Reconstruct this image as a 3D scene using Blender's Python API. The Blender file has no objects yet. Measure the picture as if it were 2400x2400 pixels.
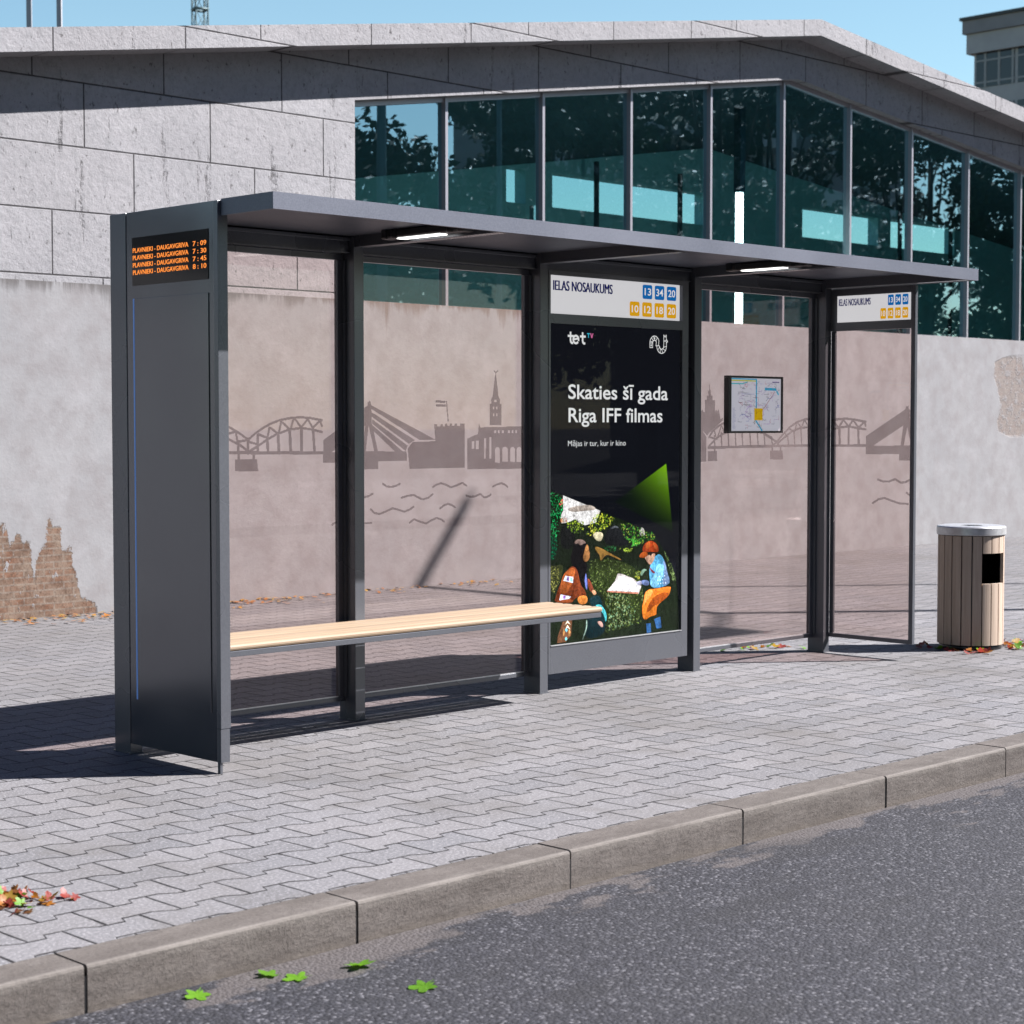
import bpy, bmesh, math, random, json
import numpy as np
from mathutils import Vector, Matrix
random.seed(7)
DATA = json.loads('''{"sky":{"A":{"s":[[0.0094,[[0.613,1.447],[0.652,1.429],[0.685,1.411],[0.722,1.387]]],[0.0095,[[0.722,1.387],[0.764,1.417],[0.813,1.444],[0.863,1.466],[0.913,1.48],[0.964,1.489],[1.03,1.494],[1.092,1.491],[1.167,1.48]]],[0.0094,[[0.613,1.39],[0.666,1.366],[0.714,1.34]]],[0.0095,[[0.738,1.336],[0.783,1.359],[0.833,1.387],[0.888,1.412],[0.963,1.434],[1.04,1.443],[1.112,1.434],[1.167,1.423]]],[0.0125,[[0.593,1.328],[1.174,1.321]]],[0.0118,[[0.666,1.366],[0.665,1.327]]],[0.0142,[[0.722,1.389],[0.721,1.326]]],[0.0111,[[0.778,1.409],[0.779,1.326]]],[0.0135,[[0.835,1.393],[0.839,1.325]]],[0.0144,[[0.898,1.416],[0.905,1.324]]],[0.0137,[[0.969,1.434],[0.975,1.323]]],[0.0154,[[1.041,1.444],[1.04,1.323]]],[0.013,[[1.112,1.44],[1.121,1.322]]],[0.0094,[[0.652,1.421],[0.663,1.366]]],[0.0094,[[0.663,1.378],[0.722,1.387]]],[0.0094,[[0.666,1.37],[0.714,1.338]]],[0.0094,[[0.613,1.417],[0.647,1.425]]],[0.0095,[[0.729,1.377],[0.773,1.367]]],[0.0095,[[0.736,1.336],[0.783,1.361]]],[0.0095,[[0.783,1.413],[0.838,1.395]]],[0.0096,[[0.835,1.393],[0.848,1.444]]],[0.0096,[[0.853,1.444],[0.898,1.416]]],[0.0096,[[0.903,1.416],[0.918,1.472]]],[0.0096,[[0.928,1.468],[0.968,1.436]]],[0.0097,[[0.974,1.436],[0.994,1.488]]],[0.0097,[[0.999,1.488],[1.04,1.446]]],[0.0097,[[1.043,1.448],[1.079,1.484]]],[0.0097,[[1.081,1.484],[1.112,1.44]]],[0.0098,[[1.117,1.448],[1.154,1.476]]],[0.0098,[[1.157,1.476],[1.167,1.452]]],[0.0118,[[0.668,1.327],[0.667,1.297]]],[0.0119,[[0.755,1.326],[0.753,1.296]]],[0.0082,[[1.23,0.969],[1.267,0.986]]]],"p":[[[0.645,1.296],[0.773,1.296],[0.78,1.238],[0.644,1.241]],[[1.175,1.383],[1.27,1.437],[1.269,1.271],[1.174,1.273]]],"h":[[[1.228,1.324],[1.269,1.347],[1.269,1.322]]]},"B":{"s":[[0.0171,[[1.454,1.453],[1.436,1.325]]],[0.0189,[[1.479,1.453],[1.514,1.324]]],[0.0062,[[1.995,1.578],[2.007,1.478]]],[0.0098,[[1.924,1.577],[1.982,1.576]]],[0.0098,[[1.927,1.558],[1.985,1.557]]],[0.0055,[[2.352,1.716],[2.353,1.736]]],[0.0055,[[2.34,1.743],[2.353,1.734],[2.368,1.744]]],[0.0084,[[1.559,1.161],[1.582,1.148],[1.612,1.144],[1.641,1.148],[1.671,1.158]]],[0.0087,[[1.899,1.137],[1.926,1.149],[1.957,1.156],[1.989,1.147],[2.026,1.132],[2.064,1.141],[2.108,1.154],[2.137,1.138]]],[0.0089,[[2.331,1.129],[2.361,1.139],[2.394,1.146],[2.421,1.138],[2.441,1.125]]],[0.0084,[[1.419,1.094],[1.465,1.102],[1.491,1.113]]],[0.0085,[[1.683,1.088],[1.725,1.096],[1.764,1.1],[1.797,1.086],[1.828,1.075],[1.865,1.082],[1.897,1.1]]],[0.0088,[[2.135,1.087],[2.172,1.078],[2.204,1.082],[2.237,1.092],[2.266,1.074],[2.289,1.075],[2.316,1.087]]],[0.0087,[[1.948,1.024],[1.976,1.04],[2.004,1.047],[2.032,1.04],[2.056,1.027]]],[0.0084,[[1.477,1.036],[1.5,1.017],[1.535,1.01],[1.576,1.021],[1.623,1.037],[1.659,1.028],[1.7,1.017],[1.737,1.025],[1.765,1.039]]],[0.0084,[[1.419,0.968],[1.482,0.968]]],[0.0086,[[1.736,0.958],[1.767,0.975],[1.809,0.961],[1.849,0.951],[1.883,0.963],[1.923,0.977],[1.957,0.967],[1.977,0.955]]]],"p":[[[1.425,1.534],[1.458,1.552],[1.458,1.575],[1.465,1.569],[1.472,1.577],[1.479,1.573],[1.484,1.552],[1.486,1.453],[1.424,1.453]],[[1.484,1.555],[1.92,1.38],[1.804,1.381],[1.484,1.537]],[[1.486,1.52],[1.776,1.379],[1.733,1.361],[1.486,1.498]],[[1.488,1.486],[1.725,1.352],[1.711,1.324],[1.488,1.464]],[[1.484,1.46],[1.69,1.324],[1.637,1.324],[1.488,1.434]],[[1.423,1.325],[1.718,1.324],[1.72,1.276],[1.528,1.276],[1.528,1.236],[1.423,1.235]],[[1.725,1.335],[1.762,1.371],[1.917,1.373],[1.908,1.46],[1.929,1.46],[1.929,1.449],[1.951,1.448],[1.954,1.462],[1.968,1.462],[1.968,1.45],[1.984,1.45],[1.986,1.464],[2.0,1.464],[2.001,1.453],[2.018,1.453],[2.02,1.465],[2.035,1.465],[2.036,1.453],[2.051,1.453],[2.054,1.464],[2.07,1.464],[2.072,1.453],[2.091,1.453],[2.092,1.464],[2.125,1.464],[2.125,1.234],[1.738,1.234]],[[2.144,1.385],[2.2,1.403],[2.221,1.407],[2.228,1.464],[2.238,1.444],[2.574,1.45],[2.574,1.22],[2.143,1.225]],[[2.309,1.569],[2.396,1.57],[2.396,1.456],[2.309,1.456]],[[2.32,1.57],[2.318,1.59],[2.329,1.608],[2.347,1.718],[2.356,1.718],[2.373,1.608],[2.385,1.59],[2.382,1.57]]],"h":[[[2.175,1.371],[2.194,1.371],[2.194,1.331],[2.175,1.331]],[[2.206,1.373],[2.228,1.373],[2.228,1.33],[2.206,1.33]],[[2.266,1.386],[2.28,1.386],[2.279,1.278],[2.265,1.278]],[[2.305,1.391],[2.32,1.391],[2.32,1.277],[2.305,1.277]],[[2.348,1.256],[2.348,1.327],[2.354,1.335],[2.365,1.34],[2.377,1.335],[2.382,1.327],[2.382,1.255]],[[2.401,1.26],[2.401,1.328],[2.406,1.336],[2.422,1.34],[2.437,1.336],[2.443,1.327],[2.443,1.259]],[[2.461,1.259],[2.461,1.327],[2.466,1.335],[2.479,1.34],[2.491,1.335],[2.496,1.327],[2.496,1.258]],[[2.509,1.258],[2.509,1.327],[2.515,1.335],[2.527,1.339],[2.54,1.335],[2.545,1.326],[2.545,1.257]],[[2.342,1.429],[2.355,1.429],[2.355,1.412],[2.342,1.412]],[[2.368,1.429],[2.381,1.429],[2.381,1.412],[2.368,1.412]],[[2.399,1.429],[2.412,1.429],[2.412,1.412],[2.399,1.412]],[[2.444,1.429],[2.457,1.429],[2.457,1.412],[2.444,1.412]],[[2.473,1.429],[2.486,1.429],[2.486,1.412],[2.473,1.412]],[[2.499,1.429],[2.512,1.428],[2.512,1.412],[2.499,1.412]],[[2.545,1.428],[2.558,1.428],[2.558,1.412],[2.545,1.412]],[[2.332,1.553],[2.342,1.553],[2.342,1.539],[2.332,1.539]],[[2.332,1.518],[2.342,1.519],[2.342,1.504],[2.332,1.504]],[[2.355,1.553],[2.365,1.553],[2.365,1.539],[2.355,1.539]],[[2.355,1.519],[2.365,1.519],[2.365,1.504],[2.355,1.504]],[[2.342,1.591],[2.36,1.591],[2.36,1.578],[2.342,1.578]]]},"C":{"s":[[0.011,[[4.143,1.382],[4.176,1.416],[4.23,1.447],[4.296,1.471],[4.385,1.491],[4.475,1.492],[4.567,1.464],[4.683,1.4],[4.813,1.35]]],[0.0115,[[4.813,1.35],[4.871,1.392],[4.943,1.439],[5.027,1.475],[5.112,1.492],[5.198,1.495]]],[0.0103,[[4.144,1.33],[4.209,1.371],[4.275,1.402],[4.386,1.422],[4.499,1.422],[4.677,1.406],[4.753,1.379],[4.819,1.339]]],[0.0108,[[4.819,1.339],[4.895,1.378],[4.967,1.414],[5.051,1.435],[5.199,1.445]]],[0.0138,[[4.138,1.32],[4.742,1.324],[5.2,1.325]]],[0.0104,[[4.193,1.388],[4.201,1.327]]],[0.0104,[[4.259,1.409],[4.267,1.327]]],[0.0105,[[4.326,1.416],[4.334,1.326]]],[0.0105,[[4.395,1.419],[4.404,1.326]]],[0.0105,[[4.462,1.422],[4.471,1.325]]],[0.0106,[[4.54,1.422],[4.549,1.324]]],[0.0106,[[4.615,1.415],[4.624,1.324]]],[0.0107,[[4.684,1.4],[4.693,1.323]]],[0.0107,[[4.76,1.379],[4.769,1.323]]],[0.0108,[[4.826,1.349],[4.834,1.322]]],[0.0108,[[4.926,1.392],[4.936,1.321]]],[0.0109,[[4.992,1.417],[5.002,1.321]]],[0.0109,[[5.065,1.435],[5.075,1.32]]],[0.011,[[5.138,1.442],[5.148,1.319]]],[0.009,[[4.154,1.382],[4.209,1.371]]],[0.009,[[4.197,1.416],[4.214,1.374]]],[0.009,[[4.22,1.371],[4.263,1.454]]],[0.009,[[4.263,1.454],[4.291,1.405]]],[0.009,[[4.291,1.405],[4.329,1.478]]],[0.0093,[[4.753,1.379],[4.807,1.35]]],[0.0093,[[4.777,1.332],[4.836,1.357]]],[0.0094,[[4.895,1.41],[4.913,1.381]]],[0.0094,[[4.943,1.432],[4.985,1.414]]],[0.0094,[[5.021,1.472],[5.001,1.417]]],[0.0095,[[5.027,1.472],[5.07,1.437]]],[0.0095,[[5.07,1.437],[5.102,1.488]]],[0.0095,[[5.102,1.488],[5.147,1.444]]],[0.0111,[[4.198,1.319],[4.198,1.295]]],[0.0115,[[4.768,1.324],[4.768,1.294]]],[0.0115,[[4.852,1.325],[4.852,1.293]]]],"p":[[[4.05,1.533],[4.082,1.545],[4.091,1.533],[4.104,1.533],[4.103,1.605],[4.122,1.607],[4.122,1.63],[4.136,1.633],[4.135,1.657],[4.143,1.667],[4.146,1.722],[4.151,1.667],[4.159,1.657],[4.16,1.631],[4.177,1.631],[4.177,1.606],[4.199,1.606],[4.202,1.533],[4.215,1.551],[4.218,1.533],[4.235,1.551],[4.243,1.527],[4.252,1.492],[4.274,1.499],[4.277,1.485],[4.208,1.444],[4.148,1.409],[4.127,1.392],[4.051,1.444]],[[4.051,1.437],[4.072,1.433],[4.119,1.385],[4.12,1.236],[4.052,1.235]],[[4.135,1.298],[4.22,1.298],[4.223,1.239],[4.133,1.238]],[[4.745,1.295],[4.875,1.297],[4.879,1.239],[4.745,1.241]]],"h":[]},"D":{"s":[[0.0125,[[0.004,1.483],[0.061,1.492],[0.123,1.495],[0.192,1.488],[0.268,1.475]]],[0.0117,[[0.005,1.424],[0.071,1.439],[0.141,1.446],[0.21,1.435],[0.268,1.428]]],[0.0132,[[0.001,1.324],[0.272,1.326]]],[0.0139,[[0.069,1.435],[0.074,1.326]]],[0.0138,[[0.141,1.443],[0.14,1.326]]],[0.0138,[[0.212,1.435],[0.218,1.327]]],[0.011,[[0.017,1.483],[0.062,1.439]]],[0.011,[[0.066,1.441],[0.101,1.49]]],[0.0109,[[0.101,1.486],[0.141,1.445]]],[0.0109,[[0.141,1.446],[0.175,1.488]]],[0.0109,[[0.175,1.486],[0.215,1.438]]],[0.0109,[[0.215,1.438],[0.262,1.477]]],[0.0108,[[0.262,1.475],[0.268,1.45]]],[0.0108,[[0.364,1.114],[0.402,1.103],[0.444,1.104],[0.49,1.119],[0.532,1.098],[0.561,1.101],[0.593,1.116]]],[0.0108,[[0.327,0.966],[0.369,0.991],[0.412,1.0],[0.462,0.986],[0.521,0.97],[0.584,0.968]]],[0.0107,[[0.575,1.036],[0.604,1.019],[0.637,1.012]]]],"p":[[[0.271,1.385],[0.56,1.553],[0.562,1.576],[0.571,1.569],[0.581,1.577],[0.585,1.553],[0.639,1.528],[0.642,1.237],[0.517,1.235],[0.516,1.275],[0.272,1.272]]],"h":[[[0.327,1.326],[0.545,1.452],[0.527,1.328]],[[0.55,1.328],[0.574,1.445],[0.602,1.329]],[[0.589,1.534],[0.639,1.509],[0.639,1.502],[0.59,1.527]],[[0.59,1.507],[0.639,1.48],[0.64,1.471],[0.59,1.499]],[[0.598,1.471],[0.64,1.446],[0.64,1.435],[0.608,1.46]],[[0.611,1.415],[0.641,1.387],[0.641,1.329],[0.622,1.329]]]}},"pol":[["base",[0.01,0.016,0.008],[[2.696,1.099],[2.801,1.072],[3.102,0.977],[3.528,0.841],[3.605,0.782],[3.659,0.714],[3.729,0.62],[3.776,0.491],[3.786,0.25],[2.697,0.248]]],["sky",[0.85,0.82,0.8],[[2.798,1.072],[3.102,0.977],[3.066,0.912],[2.975,0.901],[2.926,0.917],[2.898,0.937],[2.836,0.921],[2.788,0.918],[2.777,0.956],[2.801,0.988]]],["cloud",[0.5,0.42,0.36],[[2.822,0.997],[2.926,1.013],[3.031,1.012],[3.077,0.984],[2.975,0.98],[2.87,0.976]]],["glow",[0.8,0.7,0.45],[[3.031,0.851],[3.088,0.863],[3.131,0.847],[3.11,0.804],[3.067,0.811]]],["mound",[0.03,0.035,0.012],[[2.7,0.686],[2.74,0.689],[2.809,0.695],[2.775,0.602],[2.727,0.534],[2.7,0.559]]],["rock",[0.008,0.009,0.009],[[2.781,0.909],[2.87,0.915],[2.898,0.856],[2.884,0.791],[2.836,0.769],[2.774,0.796]]],["rock",[0.01,0.011,0.013],[[3.145,0.856],[3.188,0.883],[3.239,0.891],[3.283,0.85],[3.371,0.817],[3.335,0.77],[3.189,0.776],[3.131,0.798]]],["rockl",[0.12,0.13,0.15],[[3.181,0.871],[3.203,0.885],[3.239,0.889],[3.261,0.871],[3.232,0.879],[3.199,0.871]]],["bush",[0.02,0.03,0.008],[[3.003,0.708],[3.189,0.708],[3.409,0.648],[3.47,0.486],[3.448,0.319],[3.147,0.283],[3.146,0.507],[3.032,0.538]]],["flower",[0.8,0.72,0.68],[[3.446,0.873],[3.472,0.862],[3.483,0.837],[3.476,0.82],[3.438,0.824],[3.434,0.849]]],["fern",[0.38,0.2,0.045],[[3.053,0.783],[3.117,0.765],[3.189,0.733],[3.284,0.694],[3.269,0.691],[3.16,0.732],[3.131,0.716],[3.103,0.691],[3.099,0.727],[3.067,0.753]]],["girl_jacket",[0.17,0.035,0.012],[[2.871,0.682],[2.912,0.672],[2.934,0.578],[2.976,0.537],[2.99,0.503],[2.906,0.508],[2.864,0.473],[2.727,0.489],[2.737,0.514],[2.775,0.588],[2.829,0.66]]],["girl_jacket2",[0.32,0.08,0.02],[[2.788,0.625],[2.829,0.658],[2.871,0.672],[2.899,0.661],[2.885,0.61],[2.837,0.532],[2.768,0.531]]],["girl_jacket2",[0.26,0.06,0.018],[[2.761,0.499],[2.823,0.504],[2.885,0.49],[2.864,0.474],[2.748,0.488]]],["girl_skirt",[0.6,0.2,0.04],[[2.906,0.508],[2.993,0.514],[2.996,0.463],[2.927,0.461]]],["girl_arm",[0.22,0.05,0.025],[[2.993,0.608],[3.018,0.592],[3.043,0.547],[3.046,0.533],[3.018,0.525],[2.997,0.565]]],["skin",[0.55,0.27,0.15],[[3.025,0.534],[3.053,0.538],[3.073,0.514],[3.046,0.505]]],["girl_bead",[0.14,0.18,0.5],[[2.965,0.648],[2.986,0.632],[2.995,0.574],[2.99,0.531],[2.974,0.571]]],["girl_hair",[0.006,0.005,0.006],[[2.881,0.81],[2.905,0.828],[2.954,0.824],[2.996,0.797],[2.979,0.772],[2.96,0.72],[2.993,0.68],[2.993,0.656],[2.972,0.614],[2.97,0.542],[2.937,0.573],[2.912,0.665],[2.864,0.682],[2.855,0.73],[2.874,0.772]]],["girl_hairlight",[0.3,0.2,0.17],[[2.886,0.809],[2.905,0.826],[2.954,0.823],[2.988,0.802],[2.961,0.799],[2.933,0.788],[2.919,0.806],[2.898,0.797]]],["skin",[0.55,0.24,0.08],[[2.989,0.799],[3.005,0.778],[3.004,0.759],[3.016,0.743],[3.01,0.734],[3.014,0.727],[3.008,0.715],[2.996,0.699],[2.97,0.697],[2.956,0.718],[2.972,0.767]]],["eye",[0.03,0.01,0.005],[[2.993,0.759],[3.003,0.761],[3.002,0.754]]],["patch",[0.6,0.66,0.78],[[2.816,0.629],[2.879,0.619],[2.877,0.586],[2.799,0.603]]],["patch",[0.25,0.12,0.4],[[2.83,0.622],[2.847,0.619],[2.843,0.598],[2.826,0.604]]],["patch",[0.2,0.45,0.6],[[2.856,0.616],[2.872,0.613],[2.87,0.594],[2.854,0.597]]],["patch",[0.65,0.68,0.78],[[2.778,0.529],[2.861,0.512],[2.847,0.5],[2.768,0.497]]],["patch",[0.3,0.12,0.45],[[2.799,0.522],[2.819,0.519],[2.813,0.502],[2.795,0.506]]],["girl_leg",[0.006,0.02,0.025],[[2.997,0.492],[3.089,0.511],[3.118,0.46],[3.147,0.361],[3.133,0.272],[2.962,0.264],[2.99,0.373],[3.032,0.452]]],["teal",[0.06,0.38,0.42],[[3.05,0.449],[3.096,0.454],[3.118,0.441],[3.158,0.394],[3.147,0.337],[3.129,0.401]]],["rim",[0.25,0.35,0.3],[[2.983,0.373],[2.993,0.373],[2.994,0.329],[2.966,0.279],[2.952,0.256],[2.959,0.284],[2.985,0.33]]],["ornament",[0.16,0.07,0.035],[[2.796,0.378],[2.871,0.382],[2.861,0.297],[2.82,0.264],[2.751,0.263],[2.755,0.296]]],["ornament",[0.75,0.7,0.55],[[2.833,0.382],[2.861,0.354],[2.833,0.37],[2.809,0.355]]],["ornament",[0.75,0.7,0.55],[[2.833,0.356],[2.858,0.33],[2.834,0.342],[2.813,0.331]]],["ornament",[0.15,0.45,0.6],[[2.823,0.342],[2.837,0.329],[2.825,0.316],[2.813,0.331]]],["ornament",[0.6,0.3,0.1],[[2.803,0.339],[2.813,0.319],[2.803,0.297],[2.796,0.321]]],["ornament",[0.6,0.3,0.1],[[2.847,0.336],[2.856,0.316],[2.845,0.293],[2.84,0.317]]],["ornament",[0.15,0.5,0.6],[[2.822,0.293],[2.834,0.28],[2.82,0.269],[2.811,0.282]]],["skin",[0.6,0.35,0.3],[[3.068,0.358],[3.111,0.358],[3.127,0.329],[3.113,0.318]]],["book",[0.55,0.5,0.48],[[3.157,0.525],[3.222,0.575],[3.246,0.617],[3.28,0.613],[3.38,0.581],[3.449,0.534],[3.426,0.49]]],["page",[0.78,0.76,0.78],[[3.169,0.529],[3.227,0.571],[3.258,0.605],[3.373,0.573],[3.443,0.533],[3.419,0.5]]],["pageline",[0.5,0.5,0.52],[[3.224,0.568],[3.44,0.535],[3.441,0.531],[3.222,0.564]]],["cover",[0.5,0.2,0.13],[[3.157,0.525],[3.425,0.5],[3.421,0.49],[3.157,0.518]]],["smoke",[0.18,0.3,0.22],[[3.436,0.607],[3.465,0.635],[3.503,0.623],[3.473,0.615],[3.454,0.586]]],["boy_torso",[0.1,0.36,0.6],[[3.563,0.699],[3.613,0.714],[3.659,0.659],[3.671,0.603],[3.7,0.557],[3.695,0.527],[3.583,0.511],[3.53,0.524],[3.518,0.582],[3.518,0.637],[3.544,0.67]]],["boy_vest",[0.16,0.24,0.42],[[3.636,0.676],[3.663,0.654],[3.675,0.598],[3.7,0.557],[3.692,0.529],[3.629,0.521],[3.652,0.595]]],["boy_arm",[0.22,0.55,0.8],[[3.586,0.658],[3.651,0.647],[3.648,0.595],[3.585,0.517],[3.534,0.521],[3.521,0.557],[3.564,0.59]]],["boy_cuff",[0.11,0.15,0.3],[[3.443,0.569],[3.515,0.564],[3.519,0.53],[3.455,0.54]]],["boy_hand",[0.45,0.45,0.6],[[3.395,0.556],[3.44,0.567],[3.452,0.556],[3.451,0.539],[3.414,0.543]]],["boy_strap",[0.22,0.02,0.03],[[3.522,0.644],[3.533,0.626],[3.571,0.607],[3.556,0.596],[3.522,0.622]]],["skin",[0.62,0.36,0.25],[[3.473,0.7],[3.521,0.711],[3.559,0.719],[3.569,0.689],[3.533,0.65],[3.51,0.658],[3.492,0.676]]],["skin",[0.6,0.3,0.2],[[3.548,0.717],[3.567,0.719],[3.569,0.699],[3.552,0.695]]],["eye",[0.05,0.02,0.01],[[3.488,0.691],[3.505,0.696],[3.503,0.69]]],["boy_hair",[0.015,0.01,0.01],[[3.499,0.73],[3.59,0.722],[3.581,0.703],[3.563,0.717],[3.54,0.714],[3.529,0.7],[3.514,0.714]]],["boy_cap",[0.5,0.06,0.012],[[3.455,0.734],[3.463,0.766],[3.498,0.787],[3.544,0.791],[3.59,0.763],[3.599,0.732],[3.591,0.719],[3.521,0.729],[3.48,0.721]]],["boy_capl",[0.68,0.15,0.03],[[3.476,0.753],[3.491,0.78],[3.529,0.788],[3.521,0.766],[3.514,0.739]]],["boy_capl",[0.66,0.14,0.03],[[3.544,0.785],[3.578,0.763],[3.59,0.738],[3.563,0.739]]],["boy_brim",[0.6,0.12,0.02],[[3.424,0.7],[3.446,0.727],[3.491,0.73],[3.508,0.707],[3.469,0.693]]],["boy_trouser",[0.62,0.17,0.02],[[3.485,0.51],[3.583,0.511],[3.706,0.518],[3.71,0.501],[3.687,0.457],[3.591,0.418],[3.578,0.379],[3.584,0.358],[3.523,0.353],[3.493,0.336],[3.465,0.341],[3.452,0.398],[3.466,0.446]]],["boy_trouserd",[0.3,0.06,0.01],[[3.523,0.438],[3.583,0.478],[3.687,0.487],[3.687,0.457],[3.591,0.418],[3.553,0.411],[3.508,0.374],[3.493,0.395]]],["boy_trouserl",[0.8,0.33,0.08],[[3.489,0.502],[3.545,0.508],[3.553,0.485],[3.493,0.445],[3.47,0.416],[3.47,0.451]]],["boy_sock",[0.03,0.1,0.26],[[3.492,0.315],[3.53,0.313],[3.535,0.262],[3.497,0.258]]],["boy_sock",[0.03,0.1,0.26],[[3.561,0.335],[3.615,0.346],[3.627,0.28],[3.583,0.277]]],["dot",[0.5,0.65,0.8],[[3.587,0.583],[3.594,0.578],[3.587,0.574],[3.58,0.579]]],["dot",[0.5,0.65,0.8],[[3.591,0.562],[3.598,0.558],[3.591,0.553],[3.585,0.558]]],["dot",[0.5,0.65,0.8],[[3.596,0.542],[3.603,0.537],[3.596,0.533],[3.589,0.538]]],["dot",[0.5,0.65,0.8],[[3.608,0.583],[3.615,0.579],[3.608,0.574],[3.601,0.579]]],["dot",[0.5,0.65,0.8],[[3.613,0.563],[3.62,0.558],[3.613,0.554],[3.606,0.559]]],["dot",[0.5,0.65,0.8],[[3.618,0.543],[3.624,0.538],[3.618,0.534],[3.611,0.539]]],["dot",[0.5,0.65,0.8],[[3.63,0.584],[3.636,0.579],[3.63,0.575],[3.623,0.58]]],["dot",[0.5,0.65,0.8],[[3.634,0.564],[3.641,0.559],[3.634,0.555],[3.627,0.56]]],["dot",[0.5,0.65,0.8],[[3.639,0.544],[3.646,0.539],[3.639,0.535],[3.632,0.54]]],["dot",[0.5,0.65,0.8],[[3.651,0.585],[3.658,0.58],[3.651,0.576],[3.644,0.581]]],["dot",[0.5,0.65,0.8],[[3.656,0.565],[3.663,0.56],[3.656,0.556],[3.649,0.561]]],["dot",[0.5,0.65,0.8],[[3.66,0.544],[3.667,0.539],[3.661,0.535],[3.654,0.54]]]],"sc":[[[[2.699,1.094],[2.774,1.076],[2.801,1.026],[2.781,0.946],[2.74,0.882],[2.781,0.873],[2.74,0.844],[2.7,0.846]],150,0.0042,[[0.005,0.2,0.05],[0.002,0.09,0.02],[0.02,0.35,0.1],[0.002,0.03,0.01]]],[[[3.059,0.96],[3.116,0.97],[3.217,0.931],[3.188,0.893],[3.117,0.867],[3.017,0.842],[2.982,0.853],[3.01,0.9]],150,0.0043,[[0.3,0.4,0.02],[0.1,0.2,0.01],[0.55,0.55,0.06],[0.03,0.06,0.01]]],[[[2.829,0.921],[2.898,0.937],[2.968,0.916],[2.961,0.854],[2.898,0.856],[2.836,0.888]],70,0.0043,[[0.3,0.4,0.03],[0.08,0.16,0.01],[0.02,0.03,0.01]]],[[[3.261,0.9],[3.334,0.902],[3.408,0.875],[3.483,0.862],[3.574,0.823],[3.57,0.799],[3.453,0.774],[3.357,0.778],[3.305,0.82]],150,0.0044,[[0.05,0.3,0.03],[0.02,0.1,0.01],[0.3,0.4,0.05],[0.02,0.03,0.01]]],[[[3.117,0.775],[3.232,0.774],[3.232,0.745],[3.146,0.749]],40,0.0034,[[0.02,0.12,0.04],[0.01,0.05,0.01]]],[[[2.7,0.846],[2.754,0.839],[2.747,0.769],[2.72,0.723],[2.7,0.724]],60,0.0038,[[0.0,0.12,0.05],[0.0,0.05,0.02]]],[[[3.003,0.708],[3.189,0.708],[3.409,0.648],[3.47,0.486],[3.448,0.319],[3.147,0.283],[3.146,0.507],[3.032,0.538]],260,0.0034,[[0.035,0.05,0.012],[0.06,0.08,0.025],[0.012,0.02,0.006]]],[[[3.146,0.507],[3.336,0.495],[3.396,0.392],[3.381,0.319],[3.176,0.3]],90,0.0039,[[0.05,0.09,0.05],[0.02,0.04,0.02],[0.09,0.11,0.05]]],[[[3.409,0.628],[3.454,0.616],[3.44,0.572],[3.38,0.585]],20,0.0035,[[0.3,0.3,0.03],[0.12,0.2,0.03]]],[[[3.643,0.745],[3.698,0.672],[3.768,0.547],[3.729,0.545]],40,0.003,[[0.06,0.1,0.02],[0.15,0.2,0.08],[0.02,0.03,0.01]]],[[[2.7,0.686],[2.761,0.692],[2.775,0.602],[2.727,0.534],[2.7,0.555]],70,0.0028,[[0.12,0.12,0.03],[0.05,0.05,0.015]]],[[[3.261,0.758],[3.379,0.753],[3.379,0.733],[3.335,0.73]],16,0.0049,[[0.3,0.42,0.04]]],[[[3.312,0.824],[3.461,0.784],[3.379,0.768]],14,0.0078,[[0.06,0.4,0.03],[0.1,0.45,0.06]]],[[[2.781,0.946],[2.829,0.945],[2.829,0.921],[2.781,0.923]],14,0.0038,[[0.6,0.3,0.1],[0.5,0.1,0.05]]],[[[2.753,1.046],[2.815,1.049],[2.781,1.012]],8,0.0056,[[0.7,0.12,0.1]]]],"tri":[[3.666,1.231],[3.221,1.022],[3.727,0.833]]}''')
SC = bpy.context.scene
COL = SC.collection
R = math.radians

KA = .39          # all base colours are kept at real-world levels for the exposure set below
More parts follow.
